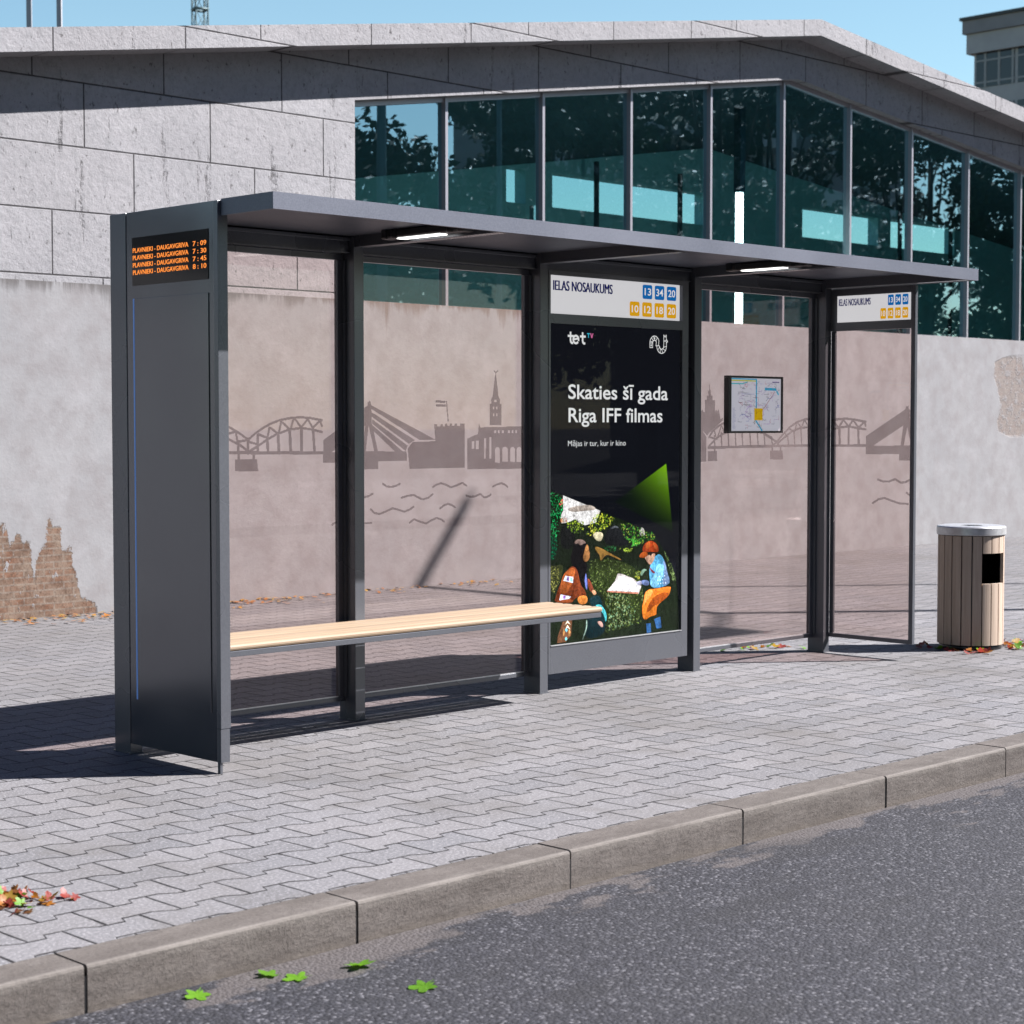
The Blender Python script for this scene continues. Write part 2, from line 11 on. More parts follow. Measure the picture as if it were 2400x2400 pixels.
# ------------------------------------------------------------------ node helper
class NT:
    def __init__(s, name, surf=True):
        s.m = bpy.data.materials.new(name); s.m.use_nodes = True
        s.t = s.m.node_tree; s.t.nodes.clear()
        s.out = s.t.nodes.new('ShaderNodeOutputMaterial')
    def n(s, typ, **kw):
        x = s.t.nodes.new('ShaderNode' + typ)
        for k, v in kw.items(): setattr(x, k, v)
        return x
    def put(s, sock, v):
        if isinstance(v, bpy.types.NodeSocket): s.t.links.new(v, sock)
        elif isinstance(v, (tuple, list)):
            v = tuple(v)
            sock.default_value = v + (1,) if len(v) == 3 and sock.type == 'RGBA' else v
        else:
            sock.default_value = v
    def M(s, op, a, b=0.0, c=0.0):
        x = s.n('Math', operation=op); s.put(x.inputs[0], a); s.put(x.inputs[1], b); s.put(x.inputs[2], c)
        return x.outputs[0]
    def add(s, a, b): return s.M('ADD', a, b)
    def sub(s, a, b): return s.M('SUBTRACT', a, b)
    def mul(s, a, b): return s.M('MULTIPLY', a, b)
    def mr(s, v, a, b, c=0.0, d=1.0, smooth=False):
        x = s.n('MapRange'); x.interpolation_type = 'SMOOTHSTEP' if smooth else 'LINEAR'
        for i, q in enumerate((v, a, b, c, d)): s.put(x.inputs[i], q)
        return x.outputs[0]
    def pos(s):
        if not hasattr(s, '_p'):
            g = s.n('NewGeometry'); q = s.n('SeparateXYZ'); s.t.links.new(g.outputs['Position'], q.inputs[0])
            s._p = (q.outputs[0], q.outputs[1], q.outputs[2], g.outputs['Position'])
        return s._p
    def vec(s, x, y, z=0.0):
        c = s.n('CombineXYZ')
        for i, q in enumerate((x, y, z)): s.put(c.inputs[i], q)
        return c.outputs[0]
    def scale(s, v, sc):
        x = s.n('VectorMath', operation='MULTIPLY'); s.put(x.inputs[0], v); x.inputs[1].default_value = sc
        return x.outputs[0]
    def noise(s, v, scale, detail=4, rough=0.55, dist=0.0):
        x = s.n('TexNoise'); s.put(x.inputs['Vector'], v); x.inputs['Scale'].default_value = scale
        x.inputs['Detail'].default_value = detail; x.inputs['Roughness'].default_value = rough; x.inputs['Distortion'].default_value = dist
        return x.outputs[0]
    def white(s, v):
        x = s.n('TexWhiteNoise', noise_dimensions='3D'); s.put(x.inputs['Vector'], v); return x.outputs[0]
    def mix(s, f, a, b, mode='MIX'):
        x = s.n('Mix', data_type='RGBA', blend_type=mode); x.clamp_factor = True
        s.put(x.inputs[0], f); s.put(x.inputs[6], a); s.put(x.inputs[7], b)
        return x.outputs[2]
    def ramp(s, v, stops, interp='LINEAR'):
        x = s.n('ValToRGB'); s.put(x.inputs[0], v); e = x.color_ramp.elements; x.color_ramp.interpolation = interp
        while len(e) < len(stops): e.new(0.5)
        for i, (p, c) in enumerate(stops):
            e[i].position = p; e[i].color = (c, c, c, 1) if not isinstance(c, (tuple, list)) else tuple(c) + (1,)
        return x.outputs[0]
    def curve(s, v, pts):            # piecewise-linear function of v (0..1) -> 0..1
        x = s.n('FloatCurve'); s.put(x.inputs[1], v)
        cu = x.mapping.curves[0]
        while len(cu.points) < len(pts): cu.points.new(0.5, 0.5)
        for i, (a, b) in enumerate(pts): cu.points[i].location = (a, b); cu.points[i].handle_type = 'VECTOR'
        x.mapping.update()
        return x.outputs[0]
    def bump(s, h, strength=0.3, dist=0.01):
        x = s.n('Bump'); x.inputs['Strength'].default_value = strength; x.inputs['Distance'].default_value = dist
        s.put(x.inputs['Height'], h); return x.outputs[0]
    def bsdf(s, col, rough=0.6, metal=0.0, normal=None, spec=0.5, **kw):
        if isinstance(col, bpy.types.NodeSocket):
            q = s.n('VectorMath', operation='SCALE'); s.put(q.inputs[0], col); q.inputs[3].default_value = KA; col = q.outputs[0]
        else: col = tuple(x * KA for x in col[:3])
        if 'Emission_Strength' in kw: kw['Emission_Strength'] *= KA
        b = s.n('BsdfPrincipled'); s.put(b.inputs['Base Color'], col); s.put(b.inputs['Roughness'], rough)
        s.put(b.inputs['Metallic'], metal); b.inputs['Specular IOR Level'].default_value = spec
        if normal is not None: s.put(b.inputs['Normal'], normal)
        for k, v in kw.items(): s.put(b.inputs[k.replace('_', ' ')], v)
        return b.outputs[0]
    def done(s, sh):
        s.t.links.new(sh, s.out.inputs[0]); return s.m

def simple(name, col, rough=0.6, metal=0.0, spec=0.5, var=0.0, vscale=6.0):
    t = NT(name)
    c = col
    if var:
        nz = t.noise(t.pos()[3], vscale, 5)
        c = t.mix(t.mr(nz, .3, .7), tuple(x * (1 - var) for x in col), tuple(min(1, x * (1 + var)) for x in col))
    return t.done(t.bsdf(c, rough, metal, None, spec))

def emit(name, col, strength, base=None, rough=0.4):
    t = NT(name)
    return t.done(t.bsdf(base or col, rough, 0, None, 0.3, Emission_Color=col, Emission_Strength=strength))

MT = {}
def metal(name, a, b, met, r0, r1, bmp=0):
    t = NT(name); p = t.pos()[3]
    g = t.noise(p, 150, 2); d = t.noise(p, 1.6, 2, .5)
    c = t.mix(t.mr(g, .35, .65), a, b)
    c = t.mix(t.mr(d, .2, .85, 0, .5, True), c, tuple(q * 1.15 for q in b))
    return t.done(t.bsdf(c, t.mr(d, .1, .9, r0 - .03, r1 + .03, True), met, t.bump(g, bmp, .002) if bmp else None))
MT['metal'] = metal('anthracite_powder_coat', (.215, .225, .255), (.265, .278, .312), .45, .24, .32)
MT['metal_light'] = metal('textured_grey_coat', (.18, .196, .25), (.25, .27, .335), .2, .45, .55, .06)
MT['metal_gloss'] = metal('satin_anthracite_panel', (.30, .315, .35), (.34, .355, .395), .8, .16, .22)
MT['black'] = simple('black_plastic', (.012, .012, .014), .35)
MT['blue'] = emit('blue_edge_strip', (.10, .24, .62), .24, (.2, .35, .8))  # blue strip beside the door with a weak glow
MT['alu'] = simple('brushed_aluminium', (1.3, 1.31, 1.35), .38, .6, var=.04, vscale=40)
MT['white_post'] = simple('white_painted_steel', (.78, .77, .8), .5)
MT['screen'] = simple('screen_glass', (.008, .009, .011), .12)
MT['led'] = emit('orange_led', (1, .27, .035), .85)
MT['lamp'] = emit('lamp_lens', (1, .98, .95), 3.0)
MT['strip'] = emit('sunlit_column_glow', (1, .97, .95), 9.0)  # glow in place of sunlight on a white column
MT['strip2'] = simple('pale_pipe', (.75, .78, .8), .4)
MT['sign'] = emit('backlit_sign_white', (.93, .92, .95), .42, (.8, .8, .8), .25)
MT['sblue'] = emit('badge_blue', (.0, .16, .52), .42, None, .25)
MT['syel'] = emit('badge_yellow', (.85, .42, .0), .45, None, .25)
MT['snavy'] = emit('sign_navy', (.003, .005, .11), .4, None, .25)
MT['stext'] = emit('badge_white', (.95, .95, .95), .45, None, .25)
MT['pblack'] = NT('poster_black'); MT['pblack'] = MT['pblack'].done(MT['pblack'].bsdf((.008, .0085, .012), .9, 0, None, .0, Emission_Color=(.008, .009, .013), Emission_Strength=.5))
MT['ptext'] = emit('poster_white', (.95, .95, .95), .52, (.8, .8, .8), .3)
def vcol_emit(name, strength, grain=0.0):
    t = NT(name); a = t.n('Attribute'); a.attribute_name = 'tint'; c = a.outputs['Color']
    if grain:
        p = t.pos()[3]; n1 = t.noise(p, 75, 6, .7, .8); n2 = t.noise(t.scale(p, (1, 1, .35)), 38, 4, .6)
        k = t.mul(t.mr(n1, .3, .7, 1 - grain, 1 + grain * .7), t.mr(n2, .3, .7, 1 - grain * .6, 1 + grain * .5))
        sc = t.n('VectorMath', operation='SCALE'); t.put(sc.inputs[0], c); t.put(sc.inputs[3], k); c = sc.outputs[0]
    return t.done(t.bsdf(c, .8, 0, None, .0, Emission_Color=c, Emission_Strength=strength))
MT['photo'] = vcol_emit('backlit_photo_print', .78, .70)
MT['print'] = vcol_emit('backlit_print', .52)
def vcol(name, rough=.5, sub=0):
    t = NT(name); a = t.n('Attribute'); a.attribute_name = 'tint'
    return t.done(t.bsdf(a.outputs['Color'], rough, 0, None, .4))
MT['mapprint'] = vcol('map_print', .5)
MT['maplit'] = vcol_emit('backlit_map_print', .42)

def glassmat(name, tint, refl, tcol_ref=(1, 1, 1), base=.04):
    t = NT(name)
    lw = t.n('LayerWeight'); lw.inputs[0].default_value = .5
    f = t.M('POWER', lw.outputs['Facing'], 4.0)
    fac = t.add(t.mul(f, refl), base)
    tr = t.n('BsdfTransparent'); t.put(tr.inputs[0], tint)
    gl = t.n('BsdfGlossy'); gl.inputs['Roughness'].default_value = 0.0; t.put(gl.inputs[0], tcol_ref)
    mx = t.n('MixShader'); t.put(mx.inputs[0], fac); t.t.links.new(tr.outputs[0], mx.inputs[1]); t.t.links.new(gl.outputs[0], mx.inputs[2])
    return t.done(mx.outputs[0])
MT['tglass'] = glassmat('bronze_tinted_glass', (.905, .832, .812), .5, base=.02)
MT['cglass'] = glassmat('clear_glass', (.97, .98, .98), .5, base=.015)
MT['pglass'] = glassmat('poster_glass', (.985, .99, .99), .07, base=.004)
MT['hallglass'] = glassmat('teal_solar_glass', (.56, .96, 1.0), .42, (.62, .86, 1.0), base=.33)
MT['paleglass'] = glassmat('pale_glass', (.90, .93, .96), .4, base=.05)
def film():
    t = NT('grey_frosted_film')
    tr = t.n('BsdfTransparent'); tr.inputs[0].default_value = (.60, .575, .58, 1)
    df = t.n('BsdfDiffuse'); df.inputs[0].default_value = (.30, .26, .26, 1)
    mx = t.n('MixShader'); mx.inputs[0].default_value = .12
    t.t.links.new(tr.outputs[0], mx.inputs[1]); t.t.links.new(df.outputs[0], mx.inputs[2])
    return t.done(mx.outputs[0])
MT['film'] = film()

def pavers():
    t = NT('interlocking_pavers'); x, y, z, p = t.pos()
    warp = t.noise(p, 3.0, 2); y2 = t.add(y, t.mr(warp, 0, 1, -.006, .006)); x2 = t.add(x, t.mr(t.noise(p, 3.7, 2), 0, 1, -.008, .008))
    v = t.mul(t.add(y2, 2.497 + 100 * .3334), 1 / .1667); jn = t.M('FLOOR', t.add(v, .5)); par = t.M('MODULO', jn, 2.0)
    u = t.M('FRACT', t.mul(t.sub(t.add(x2, .91 + 260), t.mul(par, .13)), 1 / .26))
    w = t.mul(t.sub(t.curve(u, [(0, 0), (.045, 1), (.44, 1), (.68, .08), (1, 0)]), .5), .037)
    dy = t.sub(y2, t.sub(t.add(t.mul(jn, .1667), w), 2.497 + 100 * .3334))
    row = t.add(t.sub(jn, 1.0), t.M('GREATER_THAN', dy, 0.0)); dv = t.M('ABSOLUTE', dy)
    par2 = t.M('MODULO', t.add(row, 1.0), 2.0)
    hx = t.mul(t.sub(t.add(x2, .84 + 260), t.mul(par2, .13)), 1 / .26)
    ccol = t.M('FLOOR', hx); fx = t.M('FRACT', hx)
    dx = t.mul(t.M('MINIMUM', fx, t.sub(1.0, fx)), .26)
    cell = t.vec(ccol, row, 0); rnd = t.white(cell); rnd2 = t.white(t.vec(row, ccol, 5.0))
    jw = t.mr(t.noise(p, 7.5, 4), .35, .68, .0020, .0052)
    d = t.M('MINIMUM', dv, t.add(dx, .0006))
    j = t.mr(d, jw, t.add(jw, .0022), 1, 0)
    c = t.mix(rnd, (.262, .262, .280), (.375, .366, .380))
    c = t.mix(t.mul(rnd2, .35), c, (.35, .325, .318))
    spk = t.noise(p, 78, 5, .85); c = t.mix(t.mr(spk, .50, .66, 0, .75), c, (.135, .133, .14))
    spk2 = t.noise(t.scale(p, (1.1, .9, 1)), 90, 3, .7); c = t.mix(t.mr(spk2, .52, .66, 0, .6), c, (.80, .79, .82))
    st = t.noise(p, .55, 6, .65); c = t.mix(t.mr(st, .46, .70, 0, .6), c, (.20, .185, .172))
    st2 = t.noise(p, 2.2, 5, .7); c = t.mix(t.mr(st2, .54, .74, 0, .5), c, (.22, .203, .188))
    edge = t.mr(d, .004, .016, .16, 0); c = t.mix(edge, c, (.13, .125, .12))
    c = t.mix(t.mr(y, .9, 2.4, 0, .32), c, (.20, .185, .182)); c = t.mix(j, c, (.020, .018, .020))
    h = t.add(t.mr(d, 0, .009, 0, 1, True), t.mul(spk, .35)); h = t.add(h, t.mul(rnd, .22))
    return t.done(t.bsdf(c, .82, 0, t.bump(h, .55, .006), .25))
MT['pavers'] = pavers()

def kerbmat():
    t = NT('weathered_kerb_concrete'); x, y, z, p = t.pos()
    st = t.white(t.vec(t.M('FLOOR', t.mul(t.add(x, 1.885 + 95.5), 1 / .955)), 0, 0))
    n1 = t.noise(t.scale(p, (1, 3, 4)), 3, 6, .65); n2 = t.noise(p, 85, 5, .75)
    c = t.mix(t.mr(n1, .3, .7), (.165, .140, .126), (.300, .264, .242))
    c = t.mix(t.mr(st, 0, 1, 0, .3), c, (.2, .18, .155))
    c = t.mix(t.mr(n2, .46, .66, 0, .6), c, (.085, .076, .070)); n3 = t.noise(p, 9, 6, .7); c = t.mix(t.mr(n3, .5, .72, 0, .5), c, (.36, .325, .30))
    wear = t.mul(t.mul(t.mr(z, -.035, -.006), t.mr(y, -2.635, -2.648)), t.mr(n1, .3, .6, .3, 1))
    c = t.mix(t.mul(wear, .6), c, (.42, .385, .35))
    ft = t.mul(t.mr(z, -.10, -.128), t.mr(n1, .3, .6, .3, 1)); c = t.mix(t.mul(ft, .5), c, (.25, .21, .17))
    return t.done(t.bsdf(c, .88, 0, t.bump(t.add(n2, t.mul(n1, 2)), .6, .006), .25))
MT['kerb'] = kerbmat()

def asphalt():
    t = NT('asphalt'); x, y, z, p = t.pos()
    vo = t.n('TexVoronoi'); t.put(vo.inputs['Vector'], p); vo.inputs['Scale'].default_value = 92
    chip = t.white(vo.outputs['Color'])
    n1 = t.noise(p, 1.1, 6, .6); n2 = t.noise(p, 60, 4, .65)
    c = t.mix(chip, (.018, .0185, .025), (.098, .099, .120))
    c = t.mix(t.mr(chip, .84, .96, 0, .7), c, (.33, .325, .35))
    c = t.mix(t.mr(vo.outputs['Distance'], .35, .7, 0, .6), c, (.022, .0215, .027))
    c = t.mix(t.mr(n1, .4, .7, 0, .4), c, (.055, .053, .058))
    d = t.sub(-2.655, y)                                   # distance from the kerb face
    e = t.noise(t.scale(p, (.8, 1.9, 1)), 1.7, 9, .62)
    sand = t.mr(t.add(e, t.mr(d, 0, .8, .15, -.14)), .615, .645)
    sand = t.mul(sand, t.mr(d, .75, .95, 1, 0))
    c = t.mix(t.mul(sand, .72), c, t.mix(n2, (.15, .128, .12), (.20, .175, .168)))
    wet = t.mr(t.noise(t.scale(p, (.8, 2.6, 1)), 1.6, 5), .56, .66); c = t.mix(t.mul(wet, .45), c, (.035, .034, .038))
    h = t.add(t.mul(vo.outputs['Distance'], -1.0), t.mul(n2, .4))
    return t.done(t.bsdf(c, .78, 0, t.bump(h, .8, .005), .35))
MT['asphalt'] = asphalt()

def concrete():
    t = NT('cast_concrete_cladding'); x, y, z, p = t.pos()
    v = t.mul(t.sub(z, 2.587 - 4.9), 1 / .49); row = t.M('FLOOR', v); fv = t.M('FRACT', v)
    off = t.M('FRACT', t.mul(row, .377)); hx = t.add(t.mul(t.add(x, 50), 1 / 1.17), off)
    fx = t.M('FRACT', hx); cell = t.vec(t.M('FLOOR', hx), row, 0); rnd = t.white(cell)
    wob = t.mr(t.noise(p, 9, 4), 0, 1, -.003, .003)
    dv = t.mul(t.M('MINIMUM', fv, t.sub(1.0, fv)), .49); dx = t.mul(t.M('MINIMUM', fx, t.sub(1.0, fx)), 1.17)
    j = t.mr(t.add(t.M('MINIMUM', dv, dx), wob), .0035, .008, 1, 0)
    n1 = t.noise(p, 1.4, 7, .6); n2 = t.noise(p, 17, 7, .7)
    c = t.mix(t.mr(n1, .3, .7), (.53, .525, .545), (.66, .65, .67))
    c = t.mix(t.mul(rnd, .25), c, (.54, .51, .51))
    c = t.mix(t.mr(n2, .48, .72, 0, .55), c, (.40, .405, .415))
    str_ = t.noise(t.scale(p, (7.5, 7.5, .75)), 1.0, 6, .72)
    crk = t.mul(t.mr(str_, .60, .665), t.mr(t.noise(p, 24, 5, .75), .42, .56))
    c = t.mix(t.mul(crk, .75), c, (.10, .092, .095)); n4 = t.noise(t.scale(p, (1, 1, .7)), 48, 5, .75); c = t.mix(t.mr(n4, .5, .72, 0, .45), c, (.36, .34, .35))
    pit = t.noise(t.scale(p, (1, 1, .6)), 30, 3, .6); c = t.mix(t.mr(pit, .64, .70, 0, .7), c, (.13, .12, .12))
    c = t.mix(t.mul(j, .88), c, (.07, .065, .068))
    h = t.sub(t.add(t.mul(n2, .8), t.mul(t.noise(p, 60, 4), .2)), t.add(t.mul(j, 1.2), t.mul(crk, .8)))
    return t.done(t.bsdf(c, .9, 0, t.bump(h, .55, .02), .2))
MT['concrete'] = concrete()

def plaster():
    t = NT('stained_plaster_on_brick'); x, y, z, p = t.pos()
    n1 = t.noise(p, 1.1, 7, .62); n2 = t.noise(p, 34, 5, .65); n3 = t.noise(t.scale(p, (1, 1, 1.0)), 5, 6, .6)
    c = t.mix(t.mr(n1, .3, .7), (.47, .468, .480), (.555, .55, .555))
    c = t.mix(t.mr(n3, .42, .66, 0, .75), c, (.43, .405, .408)); nm = t.noise(p, 2.6, 6, .7); c = t.mix(t.mr(nm, .5, .7, 0, .55), c, (.63, .625, .64))
    c = t.mix(t.mr(n2, .55, .75, 0, .3), c, (.35, .34, .345))
    # drips below the coping, dark on the left stretch and rusty behind the shelter
    dr = t.noise(t.scale(p, (11, 1, .55)), 1.0, 6, .7); ln = t.noise(t.scale(p, (2.3, 1, .0)), 1.0, 3)
    reach = t.mr(ln, .35, .65, .06, .42)
    dd = t.sub(2.535, z); fall = t.mr(dd, 0, reach, 1, 0)
    drip = t.mul(t.mr(t.add(dr, t.mul(fall, .30)), .66, .80), t.M('POWER', fall, .6))
    onl = t.mr(x, 8.2, 9.6, 1, 0)
    c = t.mix(t.mul(t.mul(drip, onl), .75), c, t.mix(t.mr(x, 4.6, 6.2), (.22, .205, .205), (.28, .19, .15)))
    band = t.mul(t.mul(t.mr(dd, .0, .09, 1, 0), t.mr(x, 4.2, 5.6, 1, 0)), t.mr(dr, .35, .5)); c = t.mix(t.mul(band, .8), c, (.22, .205, .2))
    # bare brick where the plaster has come off
    br = t.n('TexBrick'); t.put(br.inputs['Vector'], t.vec(x, z, 0)); br.inputs['Scale'].default_value = 1.0
    br.inputs['Brick Width'].default_value = .17; br.inputs['Row Height'].default_value = .052; br.inputs['Mortar Size'].default_value = .007
    br.inputs['Color1'].default_value = (.36, .175, .105, 1); br.inputs['Color2'].default_value = (.30, .20, .145, 1); br.inputs['Mortar'].default_value = (.40, .32, .265, 1)
    bn = t.noise(p, 22, 6, .75); bn2 = t.noise(p, 7, 5, .7)
    bc = t.mix(t.mr(bn, .44, .66, 0, .75), br.outputs['Color'], (.13, .075, .05)); bc = t.mix(t.mr(bn2, .42, .64, 0, .7), bc, (.46, .36, .28)); bc = t.mix(t.mr(t.noise(p, 38, 5, .8), .52, .66, 0, .7), bc, (.14, .085, .06))
    prof = [(1.9, .5), (2.2, .62), (2.36, .70)] + [tuple(q) for q in [(2.442, 0.716), (2.471, 0.73), (2.493, 0.714), (2.523, 0.552), (2.569, 0.642), (2.601, 0.647), (2.633, 0.593), (2.688, 0.567), (2.702, 0.41), (2.726, 0.303), (2.745, 0.437), (2.789, 0.539), (2.826, 0.54), (2.832, 0.684), (2.858, 0.765), (2.876, 0.684), (2.95, 0.685), (2.959, 0.508), (3.001, 0.488), (3.022, 0.54), (3.048, 0.492), (3.053, 0.373), (3.086, 0.312), (3.11, 0.2), (3.131, 0.131), (3.235, 0.075)]] + [(3.3, 0)]
    x0, x1 = 1.9, 3.3
    ux = t.add(x, t.mul(t.sub(t.noise(p, 26, 5, .75), .5), .10))
    hgt = t.curve(t.mr(ux, x0, x1), [((a - x0) / (x1 - x0), b) for a, b in prof])
    zz = t.add(z, t.mul(t.sub(t.noise(p, 17, 6, .8), .5), .16))
    ml = t.mul(t.mr(t.sub(hgt, zz), -.004, .012), t.mul(t.mr(x, 1.9, 1.95), t.mr(x, 3.27, 3.25)))
    hole = t.mr(t.noise(t.scale(p, (1, 1, .6)), 9, 5, .75), .60, .63); ml = t.mul(ml, t.sub(1.0, hole))
    left = t.curve(t.mr(z, 1.2, 2.4), [((a - 1.2) / 1.2, (b - 16) / 1.2) for a, b in [(1.2, 17.2), (1.30, 16.8), (1.37, 16.55), (1.49, 16.52), (1.71, 16.6), (1.93, 16.51), (2.06, 16.42), (2.24, 16.44), (2.3, 16.6), (2.4, 17.2)]])
    xr = t.sub(t.add(x, t.mul(t.sub(t.noise(p, 12, 6, .8), .5), .16)), 16.0)
    mr_ = t.mul(t.mr(t.sub(xr, t.mul(left, 1.2)), -.005, .02), t.mul(t.mul(t.mr(z, 1.28, 1.32), t.mr(z, 2.36, 2.30)), t.mr(x, 19.4, 19.2)))
    mr_ = t.mul(mr_, t.sub(1.0, t.mr(t.noise(p, 10, 5, .75), .52, .6, 0, .8)))
    c = t.mix(ml, c, bc); c = t.mix(t.mul(mr_, .62), c, t.mix(.35, bc, (.5, .42, .36)))
    m = t.M('MAXIMUM', ml, mr_)
    h = t.add(t.mul(n2, .25), t.add(t.mul(m, t.sub(t.mul(bn, .9), 1.5)), t.mul(n3, .25)))
    return t.done(t.bsdf(c, .92, 0, t.bump(h, .5, .015), .2))
MT['plaster'] = plaster()

def wood(name, c1, c2, axis, rough=.55):
    t = NT(name); x, y, z, p = t.pos()
    sc = {'x': (1.2, 26, 26), 'z': (26, 26, 1.2)}[axis]
    idv = t.n('ObjectInfo').outputs['Random']
    g = t.noise(t.scale(p, sc), 1.6, 6, .65, .6); f = t.noise(t.scale(p, tuple(q * 5 for q in sc)), 2.0, 3, .6)
    c = t.mix(t.mr(g, .32, .68), c1, c2); c = t.mix(t.mr(f, .55, .75, 0, .3), c, tuple(q * .55 for q in c1))
    c = t.mix(t.mul(idv, .35), c, tuple(q * .72 for q in c2))
    if axis == 'x':
        sl = t.white(t.vec(t.M('FLOOR', t.mul(t.add(y, .4165), 1 / .0693)), 3.0, 0)); c = t.mix(t.mr(sl, 0, 1, 0, .5), c, tuple(q * .55 for q in c2))
    kn = t.noise(t.scale(p, (sc[0] * .8, sc[1] * .3, sc[2] * .8)), 2.5, 2); c = t.mix(t.mr(kn, .74, .8, 0, .6), c, (.12, .06, .03))
    return t.done(t.bsdf(c, rough, 0, t.bump(g, .12, .003), .35))
MT['bench'] = wood('oiled_bench_wood', (.60, .42, .26), (.80, .60, .415), 'x')
MT['slat'] = wood('weathered_bin_wood', (.80, .60, .45), (1.1, .87, .68), 'z', .7)

def plainwall(name, a, b, rough=.8):
    t = NT(name); p = t.pos()[3]
    return t.done(t.bsdf(t.mix(t.mr(t.noise(p, .8, 5), .3, .7), a, b), rough, 0, None, .3))
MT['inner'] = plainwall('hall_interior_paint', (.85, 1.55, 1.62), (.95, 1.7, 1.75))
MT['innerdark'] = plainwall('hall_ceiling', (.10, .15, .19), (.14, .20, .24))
MT['hfloor'] = plainwall('hall_floor', (.9, .88, .86), (1.1, 1.08, 1.05), .4)
MT['ablock'] = plainwall('pale_render', (.8, .8, .83), (.95, .95, .97))
MT['ablock2'] = plainwall('grey_render_band', (.50, .50, .53), (.60, .60, .63))
MT['frame_w'] = simple('white_window_frame', (.62, .63, .65), .5)
MT['darkwin'] = simple('dark_window', (.05, .055, .06), .08)
MT['mast'] = simple('galvanised_mast', (.16, .26, .28), .5, .3)
MT['fin'] = simple('grey_window_fin', (.80, .79, .86), .30, .45)
MT['dirt'] = plainwall('ground_soil', (.09, .085, .07), (.13, .12, .1), .95)
MT['bark'] = plainwall('bark', (.06, .05, .04), (.11, .09, .07), .95)
def foliage():
    t = NT('leaf_green'); a = t.n('Attribute'); a.attribute_name = 'tint'
    return t.done(t.bsdf(a.outputs['Color'], .6, 0, None, .3))
MT['foliage'] = foliage()
def leafmat(name, a, b):
    t = NT(name); tc = t.n('TexCoord'); r = t.n('ObjectInfo').outputs['Random']
    nz = t.noise(tc.outputs['Object'], 22, 4, .6)
    c = t.mix(t.mr(nz, .35, .65), a, b); c = t.mix(t.mul(r, .4), c, tuple(q * .55 for q in a))
    s = t.bsdf(c, .5, 0, None, .35)
    tl = t.n('BsdfTranslucent'); t.put(tl.inputs[0], c)
    mx = t.n('MixShader'); mx.inputs[0].default_value = .25; t.t.links.new(s, mx.inputs[1]); t.t.links.new(tl.outputs[0], mx.inputs[2])
    return t.done(mx.outputs[0])
LEAF = {'green': leafmat('leaf_fresh_green', (.15, .40, .02), (.27, .60, .03)), 'orange': leafmat('leaf_orange', (.50, .15, .015), (.62, .27, .03)),
        'red': leafmat('leaf_red', (.42, .04, .035), (.5, .1, .06)), 'brown': leafmat('leaf_brown', (.20, .075, .03), (.35, .15, .05)),
        'yellow': leafmat('leaf_yellow', (.6, .36, .03), (.66, .42, .08))}

# ------------------------------------------------------------------ mesh helpers
class MB:
    def __init__(s): s.b = bmesh.new(); s.cl = None
    def box(s, x0, x1, y0, y1, z0, z1, bev=0.0, rot=None):
        q = bmesh.new(); bmesh.ops.create_cube(q, size=1)
        for v in q.verts: v.co = Vector(((x0 + x1) / 2 + v.co.x * (x1 - x0), (y0 + y1) / 2 + v.co.y * (y1 - y0), (z0 + z1) / 2 + v.co.z * (z1 - z0)))
        if bev: bmesh.ops.bevel(q, geom=list(q.edges), offset=bev, segments=2, affect='EDGES', profile=.5)
        if rot is not None:
            c = Vector(((x0 + x1) / 2, (y0 + y1) / 2, (z0 + z1) / 2))
            bmesh.ops.rotate(q, verts=q.verts, cent=c, matrix=rot)
        s.merge(q); return s
    def merge(s, q):
        m = {}
        for v in q.verts: m[v] = s.b.verts.new(v.co)
        for f in q.faces:
            nf = s.b.faces.new([m[v] for v in f.verts]); nf.smooth = f.smooth
        q.free()
    def poly(s, pts):
        vs = [s.b.verts.new(p) for p in pts]; return s.b.faces.new(vs)
    def prism(s, outline, ext):      # outline: 3d points of a planar polygon, ext: offset vector
        a = [s.b.verts.new(p) for p in outline]; e = Vector(ext); b = [s.b.verts.new(Vector(p) + e) for p in outline]
        n = len(a); s.b.faces.new(a); s.b.faces.new(b[::-1])
        for i in range(n): s.b.faces.new((a[i], b[i], b[(i + 1) % n], a[(i + 1) % n]))
        return s
    def tube(s, p0, p1, r0, r1=None, seg=10, cap=True):
        r1 = r0 if r1 is None else r1
        p0, p1 = Vector(p0), Vector(p1); d = (p1 - p0).normalized()
        a = d.orthogonal().normalized(); b = d.cross(a)
        A = [s.b.verts.new(p0 + (a * math.cos(t) + b * math.sin(t)) * r0) for t in (2 * math.pi * k / seg for k in range(seg))]
        B = [s.b.verts.new(p1 + (a * math.cos(t) + b * math.sin(t)) * r1) for t in (2 * math.pi * k / seg for k in range(seg))]
        for i in range(seg):
            f = s.b.faces.new((A[i], A[(i + 1) % seg], B[(i + 1) % seg], B[i])); f.smooth = True
        if cap: s.b.faces.new(A[::-1]); s.b.faces.new(B)
        return s
    def build(s, name, mat, parent=None, fix=True):
        if fix: bmesh.ops.recalc_face_normals(s.b, faces=s.b.faces)
        me = bpy.data.meshes.new(name); s.b.to_mesh(me); s.b.free()
        return link(name, me, mat, parent)

